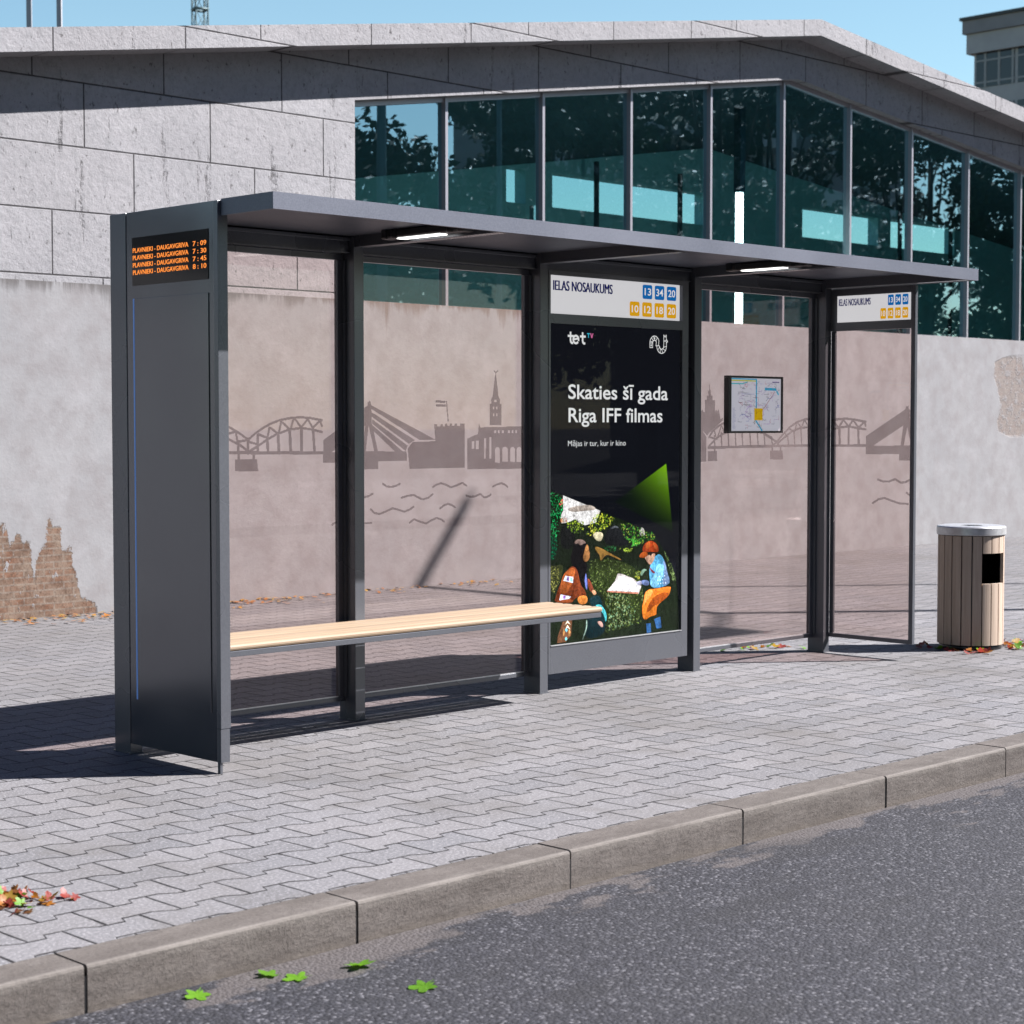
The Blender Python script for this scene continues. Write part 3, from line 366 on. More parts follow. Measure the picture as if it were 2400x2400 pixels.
def wloc(o):
    v = Vector((0, 0, 0))
    while o is not None: v += o.location; o = o.parent
    return v
def link(name, me, mat, parent=None):
    me.materials.clear(); me.materials.append(mat)
    o = bpy.data.objects.new(name, me); COL.objects.link(o)
    if parent is not None:
        o.parent = parent; L = wloc(parent)
        me.transform(Matrix.Translation(-L))
    return o
def tag(o, label=None, cat=None, group=None, kind=None):
    if label: o['label'] = label
    if cat: o['category'] = cat
    if group: o['group'] = group
    if kind: o['kind'] = kind
    return o
def thing(name, label, cat, loc, group=None):
    o = bpy.data.objects.new(name, None); COL.objects.link(o); o.location = loc; o.empty_display_size = .2
    return tag(o, label, cat, group)
def box(name, mat, parent, *a, bev=0.0): return MB().box(*a, bev=bev).build(name, mat, parent)

# placing flat print: frames map (u right, v up, w out of the face) to the world
FRONT = lambda y: (lambda u, v, w=0.0: (u, y - w, v))
SIDE = lambda x: (lambda u, v, w=0.0: (x - w, -u, v))

def textmesh(body, bold=0.0):
    cu = bpy.data.curves.new('t', 'FONT'); cu.body = body; cu.size = 1; cu.offset = bold; cu.resolution_u = 4
    ob = bpy.data.objects.new('t', cu); COL.objects.link(ob)
    dg = bpy.context.evaluated_depsgraph_get(); me = bpy.data.meshes.new_from_object(ob.evaluated_get(dg))
    bpy.data.objects.remove(ob); return me
CAP = {}
def text(name, body, fr, u0, u1, vb, cap, w, mat, parent, bold=0.0, heavy=0.0):
    """lettering from u0 to u1, baseline vb, capital height cap"""
    me = textmesh(body, bold)
    if bold not in CAP:
        h = textmesh('H', bold); CAP[bold] = (min(v.co.y for v in h.vertices), max(v.co.y for v in h.vertices))
    b0, b1 = CAP[bold]
    xs = [v.co.x for v in me.vertices]; a, b = min(xs), max(xs)
    for v in me.vertices: v.co = fr(u0 + (v.co.x - a) / (b - a) * (u1 - u0), vb + (v.co.y - b0) / (b1 - b0) * cap, w)
    me.name = name
    if heavy:                                   # a heavier stroke: the letters set again a hair to either side
        b = bmesh.new(); ex = Vector(fr(1, 0, 0)) - Vector(fr(0, 0, 0)); ew = Vector(fr(0, 0, 1)) - Vector(fr(0, 0, 0))
        for k, sgn in enumerate((-1, 0, 1)):
            c = me.copy(); c.transform(Matrix.Translation(ex * heavy * sgn + ew * .00015 * k)); b.from_mesh(c); bpy.data.meshes.remove(c)
        b.to_mesh(me); b.free()
    return link(name, me, mat, parent)
def rrect(u0, u1, v0, v1, r, n=5):
    p = []
    for cx, cy, a0 in ((u1 - r, v1 - r, 0), (u0 + r, v1 - r, 90), (u0 + r, v0 + r, 180), (u1 - r, v0 + r, 270)):
        for k in range(n + 1): a = R(a0 + 90 * k / n); p.append((cx + r * math.cos(a), cy + r * math.sin(a)))
    return p
def plate(name, mat, parent, fr, pts, w0, w1):
    m = MB(); a = [fr(u, v, w0) for u, v in pts]; e = Vector(fr(pts[0][0], pts[0][1], w1)) - Vector(a[0])
    m.prism(a, e); return m.build(name, mat, parent)
def colour_mesh(name, mat, parent, fr, items):
    """items: (w, colour or list of colours, [(u,v)...]) flat printed shapes"""
    b = bmesh.new(); cols = []
    for w, c, pts in items:
        f = b.faces.new([b.verts.new(fr(u, v, w)) for u, v in pts])
        cols += (c if isinstance(c, list) else [c] * len(pts))
    b.verts.index_update()
    me = bpy.data.meshes.new(name); b.to_mesh(me); b.free()
    at = me.color_attributes.new('tint', 'FLOAT_COLOR', 'POINT')
    for i, c in enumerate(cols): at.data[i].color = (*c, 1)
    return link(name, me, mat, parent)
def inside(x, y, poly):
    r = False; j = len(poly) - 1
    for i in range(len(poly)):
        xi, yi = poly[i]; xj, yj = poly[j]
        if (yi > y) != (yj > y) and x < (xj - xi) * (y - yi) / (yj - yi + 1e-12) + xi: r = not r
        j = i
    return r
def strokequads(pts, w, lead=0.0):
    out = []
    for (a, b), (c, d) in zip(pts, pts[1:]):
        L = math.hypot(c - a, d - b) or 1e-6; nx, ny = -(d - b) / L * w / 2, (c - a) / L * w / 2; ex, ey = (c - a) / L * w * .25, (d - b) / L * w * .25
        out.append([(a + nx - ex, b + ny - ey), (a - nx - ex, b - ny - ey), (c - nx + ex, d - ny + ey), (c + nx + ex, d + ny + ey)])
    return out

# ------------------------------------------------------------------ ground
def structure(name, o): o['kind'] = 'structure'; return o
structure('ground', MB().box(-300, 600, -400, 600, -.9, -.22).build('ground', MT['dirt']))
structure('road', MB().box(-120, 220, -14, -2.66, -.6, -.13).build('road', MT['asphalt']))
structure('pavement', MB().box(-60, 160, -2.492, 5.425, -.5, 0).build('pavement', MT['pavers']))
m = MB()
for k in range(-40, 90):
    x0 = -1.885 + .955 * k
    q = bmesh.new(); bmesh.ops.create_cube(q, size=1)
    j = random.uniform(-.003, .003)
    for v in q.verts: v.co = Vector((x0 + .4775 + v.co.x * .945, -2.5745 + v.co.y * .159 + j, -.16 + v.co.z * .32 + j * .6))
    ed = [e for e in q.edges if all(v.co.z > -.05 for v in e.verts)]
    fr = [e for e in ed if all(v.co.y < -2.6 for v in e.verts)]
    ot = [e for e in ed if e not in fr]
    bmesh.ops.bevel(q, geom=fr, offset=.009, segments=2, affect='EDGES', profile=.5)
    m.merge(q)
structure('kerb', m.build('kerb', MT['kerb']))
structure('kerb_bed', MB().box(-60, 160, -2.652, -2.493, -.5, -.03).build('kerb_bed', MT['black']))
structure('far_pavement', MB().box(-120, 220, -30, -14.01, -.5, .0).build('far_pavement', MT['pavers']))

# ------------------------------------------------------------------ bus shelter
S = thing('bus_shelter', 'dark grey steel bus shelter with tinted panes, slatted bench and a lit advertising panel', 'bus shelter', (2.6, 0, 0))
ME = MT['metal']
PX = [0, 1.3, 2.6, 3.9, 5.2]
for x in PX:
    m = MB().box(x, x + .062, 0, .122, 0, 2.376 if x > .5 else 2.382, bev=.002)
    m.box(x - .004, x + .066, -.004, .126, 0, .006)
    m.build('post', ME, S)
    if x > .5: MB().box(x + .001, x + .061, -1.004, -.002, 2.32, 2.377, bev=.002).build('roof_bracket', ME, S)
rf = MB()
rf.box(.0525, 5.293, -1.0075, .107, 2.376, 2.387); rf.box(.0265, .052, -1.0075, -.679, 2.376, 2.387)
rf.box(.018, 5.31, -1.028, -1.008, 2.32, 2.3885); rf.box(.018, .026, -1.0075, -.679, 2.32, 2.3885)
rf.box(5.294, 5.3095, -1.007, .124, 2.32, 2.3885); rf.box(.064, 5.293, .108, .1245, 2.32, 2.3875)
rf.build('roof', MT['metal_light'], S)
for a, b in ((.064, 1.298), (1.364, 2.598), (2.664, 3.898), (3.964, 5.198)):
    m = MB().box(a, b, .036, .104, 2.292, 2.368, bev=.003); m.box(a, b, .020, .0355, 2.352, 2.368, bev=.002); m.box(a, b, .024, .0355, 2.292, 2.299)
    m.build('header_beam', ME, S)
# glass bays
BAYS = {'A': (.064, 1.298), 'B': (1.364, 2.598), 'C': (3.964, 5.198)}
def skyline(key, fr, parent, u0, u1, v0, v1, name='skyline_print'):
    d = DATA['sky'][key]; cs = .003
    us = np.arange(u0, u1, cs) + cs / 2; vs = np.arange(v0, v1, cs) + cs / 2; U, V = np.meshgrid(us, vs)
    mk = np.zeros(U.shape, bool)
    def pin(p):
        r = np.zeros(U.shape, bool); n = len(p)
        for i in range(n):
            (xa, ya), (xb, yb) = p[i], p[i - 1]
            if ya == yb: continue
            r ^= ((ya > V) != (yb > V)) & (U < (xb - xa) * (V - ya) / (yb - ya) + xa)
        return r
    for p in d['p']: mk |= pin(p)
    for p in d['h']: mk &= ~pin(p)
    for w, p in d['s']:
        for (a, b), (c, e) in zip(p, p[1:]):
            L2 = (c - a) ** 2 + (e - b) ** 2 + 1e-9
            t = np.clip(((U - a) * (c - a) + (V - b) * (e - b)) / L2, 0, 1)
            mk |= (U - a - t * (c - a)) ** 2 + (V - b - t * (e - b)) ** 2 < (w * .62) ** 2
    b = bmesh.new()
    for i in range(mk.shape[0]):
        row = mk[i]; k = 0; W = len(row)
        while k < W:
            if row[k]:
                e = k
                while e < W and row[e]: e += 1
                y0 = v0 + i * cs; x0 = u0 + k * cs; x1 = u0 + e * cs
                b.faces.new([b.verts.new(fr(x0, y0)), b.verts.new(fr(x1, y0)), b.verts.new(fr(x1, y0 + cs)), b.verts.new(fr(x0, y0 + cs))]); k = e
            else: k += 1
    me = bpy.data.meshes.new(name); b.to_mesh(me); b.free()
    return link(name, me, MT['film'], parent)
for k, (a, b) in BAYS.items():
    m = MB()
    m.box(a, b, .080, .106, .092, .115, bev=.002); m.box(a, b, .080, .106, 2.262, 2.2915, bev=.002)
    m.box(a, a + .036, .080, .106, .1155, 2.2615, bev=.002); m.box(b - .036, b, .080, .106, .1155, 2.2615, bev=.002)
    m.box(a, a + .008, .060, .0795, .1155, 2.2615); m.box(b - .010, b, .060, .0795, .1155, 2.2615)
    m = m.build('pane_frame', ME, S)
    box('sunlit_rail_line', MT['alu'], m, a + .037, b - .037, .0825, .0895, .1152, .1200)  # pale strip added for the sun-bright line along the rail top
    g = MB().box(a + .037, b - .037, .090, .097, .116, 2.261).build('glass_pane', MT['tglass'], S)
    skyline(k, FRONT(.088), g, a + .038, b - .038, .75, 1.85)
# left solid end with display
P = box('end_panel', MT['metal_gloss'], S, .002, .048, -.648, -.0055, .048, 2.382, bev=.001)
m = MB().box(.0005, .051, -.677, -.649, .190, 2.3815, bev=.001); m.box(.001, .047, -.675, -.649, .048, .188, bev=.001); m.box(.002, .014, -.668, -.650, 0, .0475)
m.build('edge_profile', ME, P)
box('service_door', MT['metal_gloss'], P, -.0025, .0015, -.612, -.068, .252, 2.006, bev=.001)
box('blue_strip', MT['blue'], P, -.0025, .0015, -.0645, -.0575, .252, 2.006)
D = box('departure_display', MT['screen'], P, -.001, .0016, -.612, -.052, 2.062, 2.270)
fr = SIDE(-.001)
for i, tm in enumerate(('7 : 09', '7 : 30', '7 : 45', '8 : 10')):
    vb = 2.2045 - i * .0318
    text('departure_lettering', 'PLAVNIEKI - DAUGAVGRIVA', fr, .060, .474, vb, .0195, .001, MT['led'], D, .004, .0009)
    text('departure_lettering', tm, fr, .506, .601, vb, .0195, .001, MT['led'], D, .004, .0009)
def route_sign(fr, parent, su, ou, sv, ov):
    """lettering and route badges laid out on a 1.085 x .204 plate, scaled"""
    U = lambda u: ou + (u - 2.681) * su
    V = lambda v: ov + (v - 2.060) * sv
    text('stop_name_lettering', 'IELAS NOSAUKUMS', fr, U(2.707), U(3.183), V(2.186), .052 * sv, .0012, MT['snavy'], parent, 0.0, .0026 * su)
    rows = [(2.1725, 2.253, 'sblue', ((3.440, '13'), (3.546, '34'), (3.652, '20'))), (2.0715, 2.1535, 'syel', ((3.330, '10'), (3.437, '12'), (3.544, '18'), (3.651, '20')))]
    for v0, v1, mt, cells in rows:
        for u, s in cells:
            b = plate('route_badge', MT[mt], parent, fr, [(U(a), V(c)) for a, c in rrect(u, u + .083, v0, v1, .011)], .0002, .0012)
            n0 = .016 if s[0] == '1' else .011
            text('route_number', s, fr, U(u + n0), U(u + .072), V(v0 + .021), .040 * sv, .0022, MT['stext'], parent, .012)
# advertising light box (bay 3)
A = MB()
A.box(2.6645, 2.681, -.001, .10, .100, 2.2905); A.box(3.786, 3.840, -.001, .10, .100, 2.2905); A.box(2.6815, 3.7855, -.001, .10, 2.266, 2.2905)
A.box(2.6815, 3.7855, -.001, .10, 2.006, 2.0585); A.box(2.6815, 3.7855, -.001, .10, .100, .252); A.box(2.682, 3.785, .030, .10, .253, 2.0055); A.box(3.841, 3.897, .045, .105, .100, 2.2905)
A = A.build('advertising_panel', ME, S)
sg = box('stop_name_sign', MT['sign'], A, 2.6825, 3.767, .006, .028, 2.0595, 2.2655)
route_sign(FRONT(.006), A, 1, 2.681, 1, 2.060)
po = box('poster', MT['pblack'], A, 2.6825, 3.7845, .019, .0295, .2570, 2.005)
fr = FRONT(.018)
text('poster_headline', 'Skaties \u0161\u012b gada', fr, 2.840, 3.680, 1.599, .079, 0, MT['ptext'], A, .012)
text('poster_headline', 'Riga IFF filmas', fr, 2.842, 3.632, 1.471, .079, 0, MT['ptext'], A, .012)
text('poster_headline', 'M\u0101jas ir tur, kur ir kino', fr, 2.838, 3.314, 1.340, .030, 0, MT['ptext'], A, 0.0)
def tee(u):
    c = u + .009
    q = strokequads([(c, 1.963), (c, 1.921), (c + .002, 1.912), (c + .008, 1.906), (c + .018, 1.905)], .0125)
    return q + strokequads([(u - .010, 1.943), (u + .031, 1.943)], .0115)
q = tee(2.848) + tee(2.945) + strokequads([(2.900 + .0215 * math.cos(R(a)), 1.925 + .0205 * math.sin(R(a))) for a in range(-15, 316, 15)], .0115) + strokequads([(2.882, 1.925), (2.921, 1.931)], .0105)
colour_mesh('poster_logo', MT['print'], A, fr, [(i * 1e-6, (.92, .92, .92), p) for i, p in enumerate(q)])
# small gradient-coloured TV of the logo
tvc = [((.05, .55, .75), [(2.990, 1.963), (3.013, 1.963), (3.013, 1.957), (3.0045, 1.957), (3.0045, 1.937), (2.9985, 1.937), (2.9985, 1.957), (2.990, 1.957)]),
       ((.85, .2, .45), [(3.016, 1.963), (3.023, 1.963), (3.029, 1.946), (3.035, 1.963), (3.041, 1.963), (3.032, 1.937), (3.025, 1.937)])]
colour_mesh('poster_logo', MT['print'], A, fr, [(0, c, p) for c, p in tvc])
# serpentine emblem
ci, co = [], []
def arc(cx, cz, r, a0, a1, n=10): return [(cx + r * math.cos(R(a0 + (a1 - a0) * k / n)), cz + r * math.sin(R(a0 + (a1 - a0) * k / n))) for k in range(n + 1)]
out = [(3.519, 1.899)] + [(3.519, 1.925)] + arc(3.560, 1.925, .041, 180, 20) + [(3.594, 1.912)] + arc(3.622, 1.911, .019, 185, 355) + [(3.641, 1.975)]
inn = [(3.543, 1.899)] + [(3.543, 1.925)] + arc(3.560, 1.925, .017, 180, 20) + [(3.572, 1.911)] + arc(3.622, 1.911, .043, 182, 358) + [(3.663, 1.975)]
q = strokequads(out, .0045) + strokequads(inn, .0045)
for (a, b) in [(0, 0), (1, 1), (3, 3), (5, 5), (7, 7), (10, 10), (13, 14), (15, 16), (17, 18), (19, 20), (21, 22), (23, 24)]:
    if a < len(out) and b < len(inn): q += strokequads([out[a], inn[b]], .004)
q += strokequads([(3.641, 1.975), (3.652, 1.962), (3.663, 1.975)], .0045) + strokequads([(3.663, 1.950), (3.676, 1.938), (3.663, 1.928)], .0045)
for cx, cz in ((3.531, 1.912), (3.560, 1.953), (3.652, 1.940)): q.append([(cx - .005, cz - .005), (cx + .005, cz - .005), (cx + .005, cz + .005), (cx - .005, cz + .005)])
colour_mesh('poster_emblem', MT['print'], A, fr, [(0, (.9, .9, .9), p) for p in q])
# green wedge: a printed fade, built as a fan of strips
t0, t1, t2 = [Vector(p) for p in DATA['tri']]
items = []; N = 24
def lerp(a, b, t): return a + (b - a) * t
def wedge_col(p):
    s = max(0, min(1, ((p - t0).dot((t1 + t2) / 2 - t0)) / ((t1 + t2) / 2 - t0).length_squared)); k = (1 - s) ** 2.4
    return tuple(lerp(a, b, k) for a, b in zip((.006, .010, .008), (.26, .60, .012)))
for i in range(N):
    a, b = i / N, (i + 1) / N
    q = [lerp(t0, t1, a), lerp(t0, t1, b), lerp(t0, t2, b), lerp(t0, t2, a)]
    if i == 0: q = q[:3]
    items.append((0.0003, [wedge_col(p) for p in q], [tuple(p) for p in q]))
colour_mesh('poster_wedge', MT['print'], A, fr, items)
# the printed picture: forest, then the two seated children
pic, girl, boy = [], [], []
w = .0004
rp = random.Random(3)
def scatter(lst, k, w):
    poly, n, s, cols = DATA['sc'][k]
    xs = [p[0] for p in poly]; zs = [p[1] for p in poly]; c = 0
    n = int(n * (2.2 if k in (6, 7, 10, 9) else 1.6)); bst = 2.1 if k in (6, 7, 9, 10) else 1.15; s = s * (1.35 if k in (6, 7) else 1.0)
    while c < n:
        x, z = rp.uniform(min(xs), max(xs)), rp.uniform(min(zs), max(zs))
        if not inside(x, z, poly): continue
        a = rp.uniform(0, 6.283); L = s * rp.uniform(.9, 2.3); W = L * rp.uniform(.3, .55); ca, sa = math.cos(a), math.sin(a)
        pts = [(x + ca * L, z + sa * L), (x - sa * W, z + ca * W), (x - ca * L, z - sa * L), (x + sa * W, z - ca * W)]
        cc = rp.choice(cols); g = rp.uniform(.7, 1.7)
        lst.append((w + c * 5e-8, tuple(q * g * bst for q in cc), pts)); c += 1
lay = 0
def chaikin(p, n=2):
    for _ in range(n):
        q = []
        for i in range(len(p)):
            (a, b), (c, d) = p[i], p[(i + 1) % len(p)]
            q += [(a * .75 + c * .25, b * .75 + d * .25), (a * .25 + c * .75, b * .25 + d * .75)]
        p = q
    return p
HARD = ('base', 'sky', 'book', 'page', 'pageline', 'cover', 'patch', 'dot', 'boy_sock', 'ornament')
def tone(c, pts, nme):
    zs_ = [q[1] for q in pts]; xs_ = [q[0] for q in pts]; h = max(zs_) - min(zs_) + 1e-6; w_ = max(xs_) - min(xs_) + 1e-6
    out = []
    for x, z in pts:
        k = 1.0 if nme in HARD else .50 + .62 * (z - min(zs_)) / h + .28 * (1 - (x - min(xs_)) / w_) * (1 if nme.startswith('boy') else -1) + (.0 if nme.startswith('boy') else .28)
        out.append(tuple(q * k for q in c))
    return out
for nme, c, pts in DATA['pol']:
    pts = [tuple(q) for q in pts]
    if nme not in HARD: pts = chaikin(pts)
    c = tone(c, pts, nme)
    lay += 1; ww = .0004 + lay * 2.2e-5 * 1.5
    tgt = girl if nme.startswith(('girl', 'patch', 'teal', 'ornament', 'rim')) else boy if nme.startswith(('boy', 'book', 'page', 'cover', 'dot')) else pic
    if nme == 'skin' or nme == 'eye': tgt = girl if pts[0][0] < 3.25 else boy
    if nme == 'fern':
        for k in range(len(DATA['sc'])): scatter(pic, k, ww - 2e-5)
    tgt.append((ww + (.0012 if tgt is not pic else 0), c, pts))
colour_mesh('poster_picture', MT['photo'], A, fr, pic)
colour_mesh('printed_girl', MT['photo'], A, fr, girl)['label'] = 'printed girl with long dark hair in a brown embroidered jacket'
colour_mesh('printed_boy', MT['photo'], A, fr, boy)['label'] = 'printed boy in a red cap and blue jumper reading an open book'
box('poster_ledge', MT['alu'], A, 2.683, 3.784, -.006, .0075, .2525, .2565)
box('poster_glass', MT['pglass'], A, 2.6825, 3.7845, .008, .011, .2535, 2.0045)
# right end pane with sign
E_ = MB()
E_.box(5.252, 5.279, -.629, -.599, .098, 2.315, bev=.002); E_.box(5.252, 5.279, -.5985, -.001, .098, .124, bev=.002); E_.box(5.252, 5.279, -.5985, -.001, 2.050, 2.315, bev=.002); E_.box(5.2625, 5.279, -.030, -.001, .1245, 2.0495)
E_ = E_.build('end_frame', ME, S)
g = box('glass_pane', MT['tglass'], S, 5.262, 5.269, -.5985, -.031, .1245, 2.0495)
skyline('D', SIDE(5.259), g, .010, .598, .75, 1.85)
box('stop_name_sign', MT['sign'], E_, 5.246, 5.2515, -.597, -.056, 2.104, 2.270)
route_sign(SIDE(5.246), E_, (.541 / 1.085), .056, (.166 / .204), 2.105)
# map case on bay C
mp = MB()
mp.box(4.272, 4.812, .040, .078, 1.742, 1.754); mp.box(4.272, 4.812, .040, .078, 1.406, 1.418); mp.box(4.272, 4.2975, .040, .078, 1.4185, 1.7415); mp.box(4.800, 4.812, .040, .078, 1.4185, 1.7415); mp.box(4.298, 4.7995, .050, .078, 1.4185, 1.7415)
mp = mp.build('map_case', MT['black'], S)
items = [(0, (.62, .61, .68), [(4.2985, 1.419), (4.799, 1.419), (4.799, 1.741), (4.2985, 1.741)])]
bl = (.03, .36, .58); fr = FRONT(.0485)
mu = lambda x: 4.2985 + (x - 385) / 1195 * .5005
mv = lambda y: 1.741 - (y - 260) / 1265 * .322
def mline(pts, wd, c, w=.0004):
    for q in strokequads([(mu(a), mv(b)) for a, b in pts], wd): items.append((w, c, q))
mline([(400, 280), (990, 285)], .007, bl); mline([(405, 320), (1000, 325)], .007, (.5, .5, .05)); mline([(405, 395), (660, 398), (780, 350)], .006, (.02, .42, .5))
mline([(990, 290), (990, 880), (970, 1260), (1130, 1520)], .011, bl, .0006); mline([(1200, 510), (1460, 520)], .016, bl); mline([(1480, 560), (1520, 640)], .012, (.05, .4, .6))
mline([(1370, 345), (1535, 350)], .004, (.01, .01, .12))
items.append((.0009, (.68, .42, .01), [(mu(940), mv(980)), (mu(1140), mv(980)), (mu(1140), mv(1270)), (mu(940), mv(1270))]))
rm = random.Random(11)
for i in range(110):
    x, y = rm.uniform(560, 1530), rm.uniform(340, 1450)
    if 930 < x < 1150 and y > 950: c = (.2, .1, .02)
    else: c = rm.choice([(.06, .06, .08), (.12, .12, .14), (.06, .06, .08), (.4, .08, .1), (.3, .12, .4), (.1, .12, .4)])
    pts = [(x, y)]
    for _ in range(rm.randint(2, 4)):
        a = rm.choice([0, 0, 90, 90, 45, 135]); L = rm.uniform(25, 110) * rm.choice([-1, 1])
        x = min(1540, max(560, x + math.cos(R(a)) * L)); y = min(1480, max(330, y + math.sin(R(a)) * L)); pts.append((x, y))
    mline(pts, rm.choice([.0012, .0016, .002]), c, .0007 + i * 2e-6 if c != (.2, .1, .02) else .0012)
mline([(1150, 1010), (1410, 610)], .003, (.3, .05, .06), .00095); mline([(760, 1010), (860, 890)], .003, (.3, .1, .5), .00095)
for k in range(18): mline([(430, 980 + k * 29), (430 + rm.uniform(50, 95), 980 + k * 29)], .002, (.25, .25, .4))
ms = colour_mesh('map_sheet', MT['maplit'], mp, fr, items)
# bench
BN = MB(); 
BN.box(.053, 2.640, -.412, -.384, .446, .471, bev=.0015); BN.box(.053, 2.640, -.030, -.002, .446, .471, bev=.0015)
for x in (.30, 1.315, 2.612): BN.box(x, x + .034, -.3835, -.0305, .448, .4705)
BN = BN.build('bench', ME, S)
m = MB()
for i in range(6): m.box(.053, 2.650, -.414 + i * .0693, -.414 + i * .0693 + .0590, .472, .500, bev=.010)
m.build('bench_slats', MT['bench'], BN)
# lamps below the roof
for x in (1.255, 3.850):
    L = MB().box(x - .032, x + .032, -.835, -.315, 2.333, 2.376, bev=.010)
    for y in (-.845, -.775, -.392, -.322): L.box(x - .037, x + .037, y - .012, y + .030, 2.331, 2.377, bev=.008)
    L = L.build('ceiling_lamp', MT['black'], S)
    box('lamp_lens', MT['lamp'], L, x - .024, x + .024, -.690, -.395, 2.3285, 2.3325)

# ------------------------------------------------------------------ litter bin
bx, by, br, bh = 6.115, -.513, .212, .742
T = thing('litter_bin', 'round litter bin of upright wooden slats with an aluminium lid, right of the shelter', 'litter bin', (bx, by, 0))
m = MB(); SEG = 48
op_c = math.atan2(-.95, -.20); op_w = R(27)
def angd(a): return (a - op_c + math.pi) % (2 * math.pi) - math.pi
m.tube((bx, by, .0), (bx, by, .03), br - .012, br - .012, 40); m.build('bin_base', MT['black'], T)
m = MB()
def shell(a0, a1, z0, z1, r, n=8):
    for k in range(n):
        a, b = a0 + (a1 - a0) * k / n, a0 + (a1 - a0) * (k + 1) / n
        m.poly([(bx + r * math.cos(a), by + r * math.sin(a), z0), (bx + r * math.cos(b), by + r * math.sin(b), z0), (bx + r * math.cos(b), by + r * math.sin(b), z1), (bx + r * math.cos(a), by + r * math.sin(a), z1)])
rl = br - .024
shell(op_c + op_w, op_c + 2 * math.pi - op_w, .03, bh, rl, 40); shell(op_c - op_w, op_c + op_w, .03, .435, rl); shell(op_c - op_w, op_c + op_w, .625, bh, rl)
m.build('bin_liner', MT['black'], T)
m = MB().tube((bx, by, .03), (bx, by, .40), rl - .03, rl - .03, 32); m.build('liner_floor', MT['black'], T)
NS = 20; da = 2 * math.pi / NS
for k in range(NS):
    a0, a1 = op_c + da * (k - .5) + .018, op_c + da * (k + .5) - .018
    mid = abs(angd((a0 + a1) / 2))
    spans = [(.032, .432), (.628, bh - .004)] if mid < op_w + .02 else [(.032, bh - .004)]
    m = MB()
    for z0, z1 in spans:
        vin = []; n = 4
        q = bmesh.new(); ring = []
        for i in range(n + 1):
            a = a0 + (a1 - a0) * i / n
            ring.append([q.verts.new((bx + r * math.cos(a), by + r * math.sin(a), z)) for r in (br - .020, br) for z in (z0, z1)])
        for i in range(n):
            A0, B0 = ring[i], ring[i + 1]
            for f in ((A0[2], B0[2], B0[3], A0[3]), (A0[0], A0[1], B0[1], B0[0]), (A0[1], A0[3], B0[3], B0[1]), (A0[0], B0[0], B0[2], A0[2])): q.faces.new(f)
        q.faces.new((ring[0][0], ring[0][2], ring[0][3], ring[0][1])); q.faces.new((ring[n][0], ring[n][1], ring[n][3], ring[n][2]))
        m.merge(q)
    m.build('bin_slat', MT['slat'], T)
m = MB(); prof = [(.072, .788), (.072, .800), (br - .02, .803), (br + .004, .799), (br + .010, .792), (br + .010, .746), (br + .006, .742), (.072, .742), (.072, .788)]
q = bmesh.new(); rings = []
for k in range(SEG):
    a = 2 * math.pi * k / SEG; rings.append([q.verts.new((bx + r * math.cos(a), by + r * math.sin(a), z)) for r, z in prof[:-1]])
for k in range(SEG):
    A0, B0 = rings[k], rings[(k + 1) % SEG]; n = len(A0)
    for i in range(n):
        f = q.faces.new((A0[i], B0[i], B0[(i + 1) % n], A0[(i + 1) % n])); f.smooth = True
m.merge(q); lid = m.build('bin_lid', MT['alu'], T)
md = lid.modifiers.new('e', 'EDGE_SPLIT'); md.split_angle = R(35)
MB().tube((bx, by, .765), (bx, by, .785), .071, .071, 24).build('ashtray', MT['black'], lid)

# ------------------------------------------------------------------ market hall
H = thing('market_hall', 'low concrete hall with a shallow gable roof, teal window strip and stained plaster base wall', 'building', (12.29, 5.45, 0))
XL, XR = -5.0, 36.0
zs = lambda x: 5.696 - (.1576 * (12.29 - x) if x < 12.29 else .1024 * (x - 12.29))
zw = lambda x: zs(x) - .432
X0 = 5.90
box('base_wall', MT['plaster'], H, XL, XR, 5.43, 5.75, -.3, 2.535)
m = MB(); CY = MT['concrete']
pts = [(XL, 2.536), (X0, 2.536), (X0, zw(X0)), (12.29, zw(12.29)), (XR, zw(XR)), (XR, zs(XR)), (12.29, zs(12.29)), (XL, zs(XL))]
m.prism([(x, 5.45, z) for x, z in pts], (0, .28, 0)); m.build('facade', CY, H)
# roof: overhanging slab that runs back at a skew
m = MB(); sk = lambda y: 0 if y < 5.75 else .94 * (y - 5.75)
ys = [5.153, 5.75, 10.4]; prof = [(XL - .3, zs(XL - .3)), (12.29, zs(12.29)), (XR + .3, zs(XR + .3))]
lo = [[m.b.verts.new((x + sk(y), y, z + .001)) for x, z in prof] for y in ys]; hi = [[m.b.verts.new((x + sk(y), y, z + .176)) for x, z in prof] for y in ys]
for j in range(2):
    for i in range(2):
        m.b.faces.new((lo[j][i], lo[j][i + 1], lo[j + 1][i + 1], lo[j + 1][i])); m.b.faces.new((hi[j][i], hi[j + 1][i], hi[j + 1][i + 1], hi[j][i + 1]))
    m.b.faces.new((lo[j][0], lo[j + 1][0], hi[j + 1][0], hi[j][0])); m.b.faces.new((lo[j][2], hi[j][2], hi[j + 1][2], lo[j + 1][2]))
for i in range(2):
    m.b.faces.new((lo[0][i], hi[0][i], hi[0][i + 1], lo[0][i + 1])); m.b.faces.new((lo[2][i], lo[2][i + 1], hi[2][i + 1], hi[2][i]))
m.build('roof', CY, H)
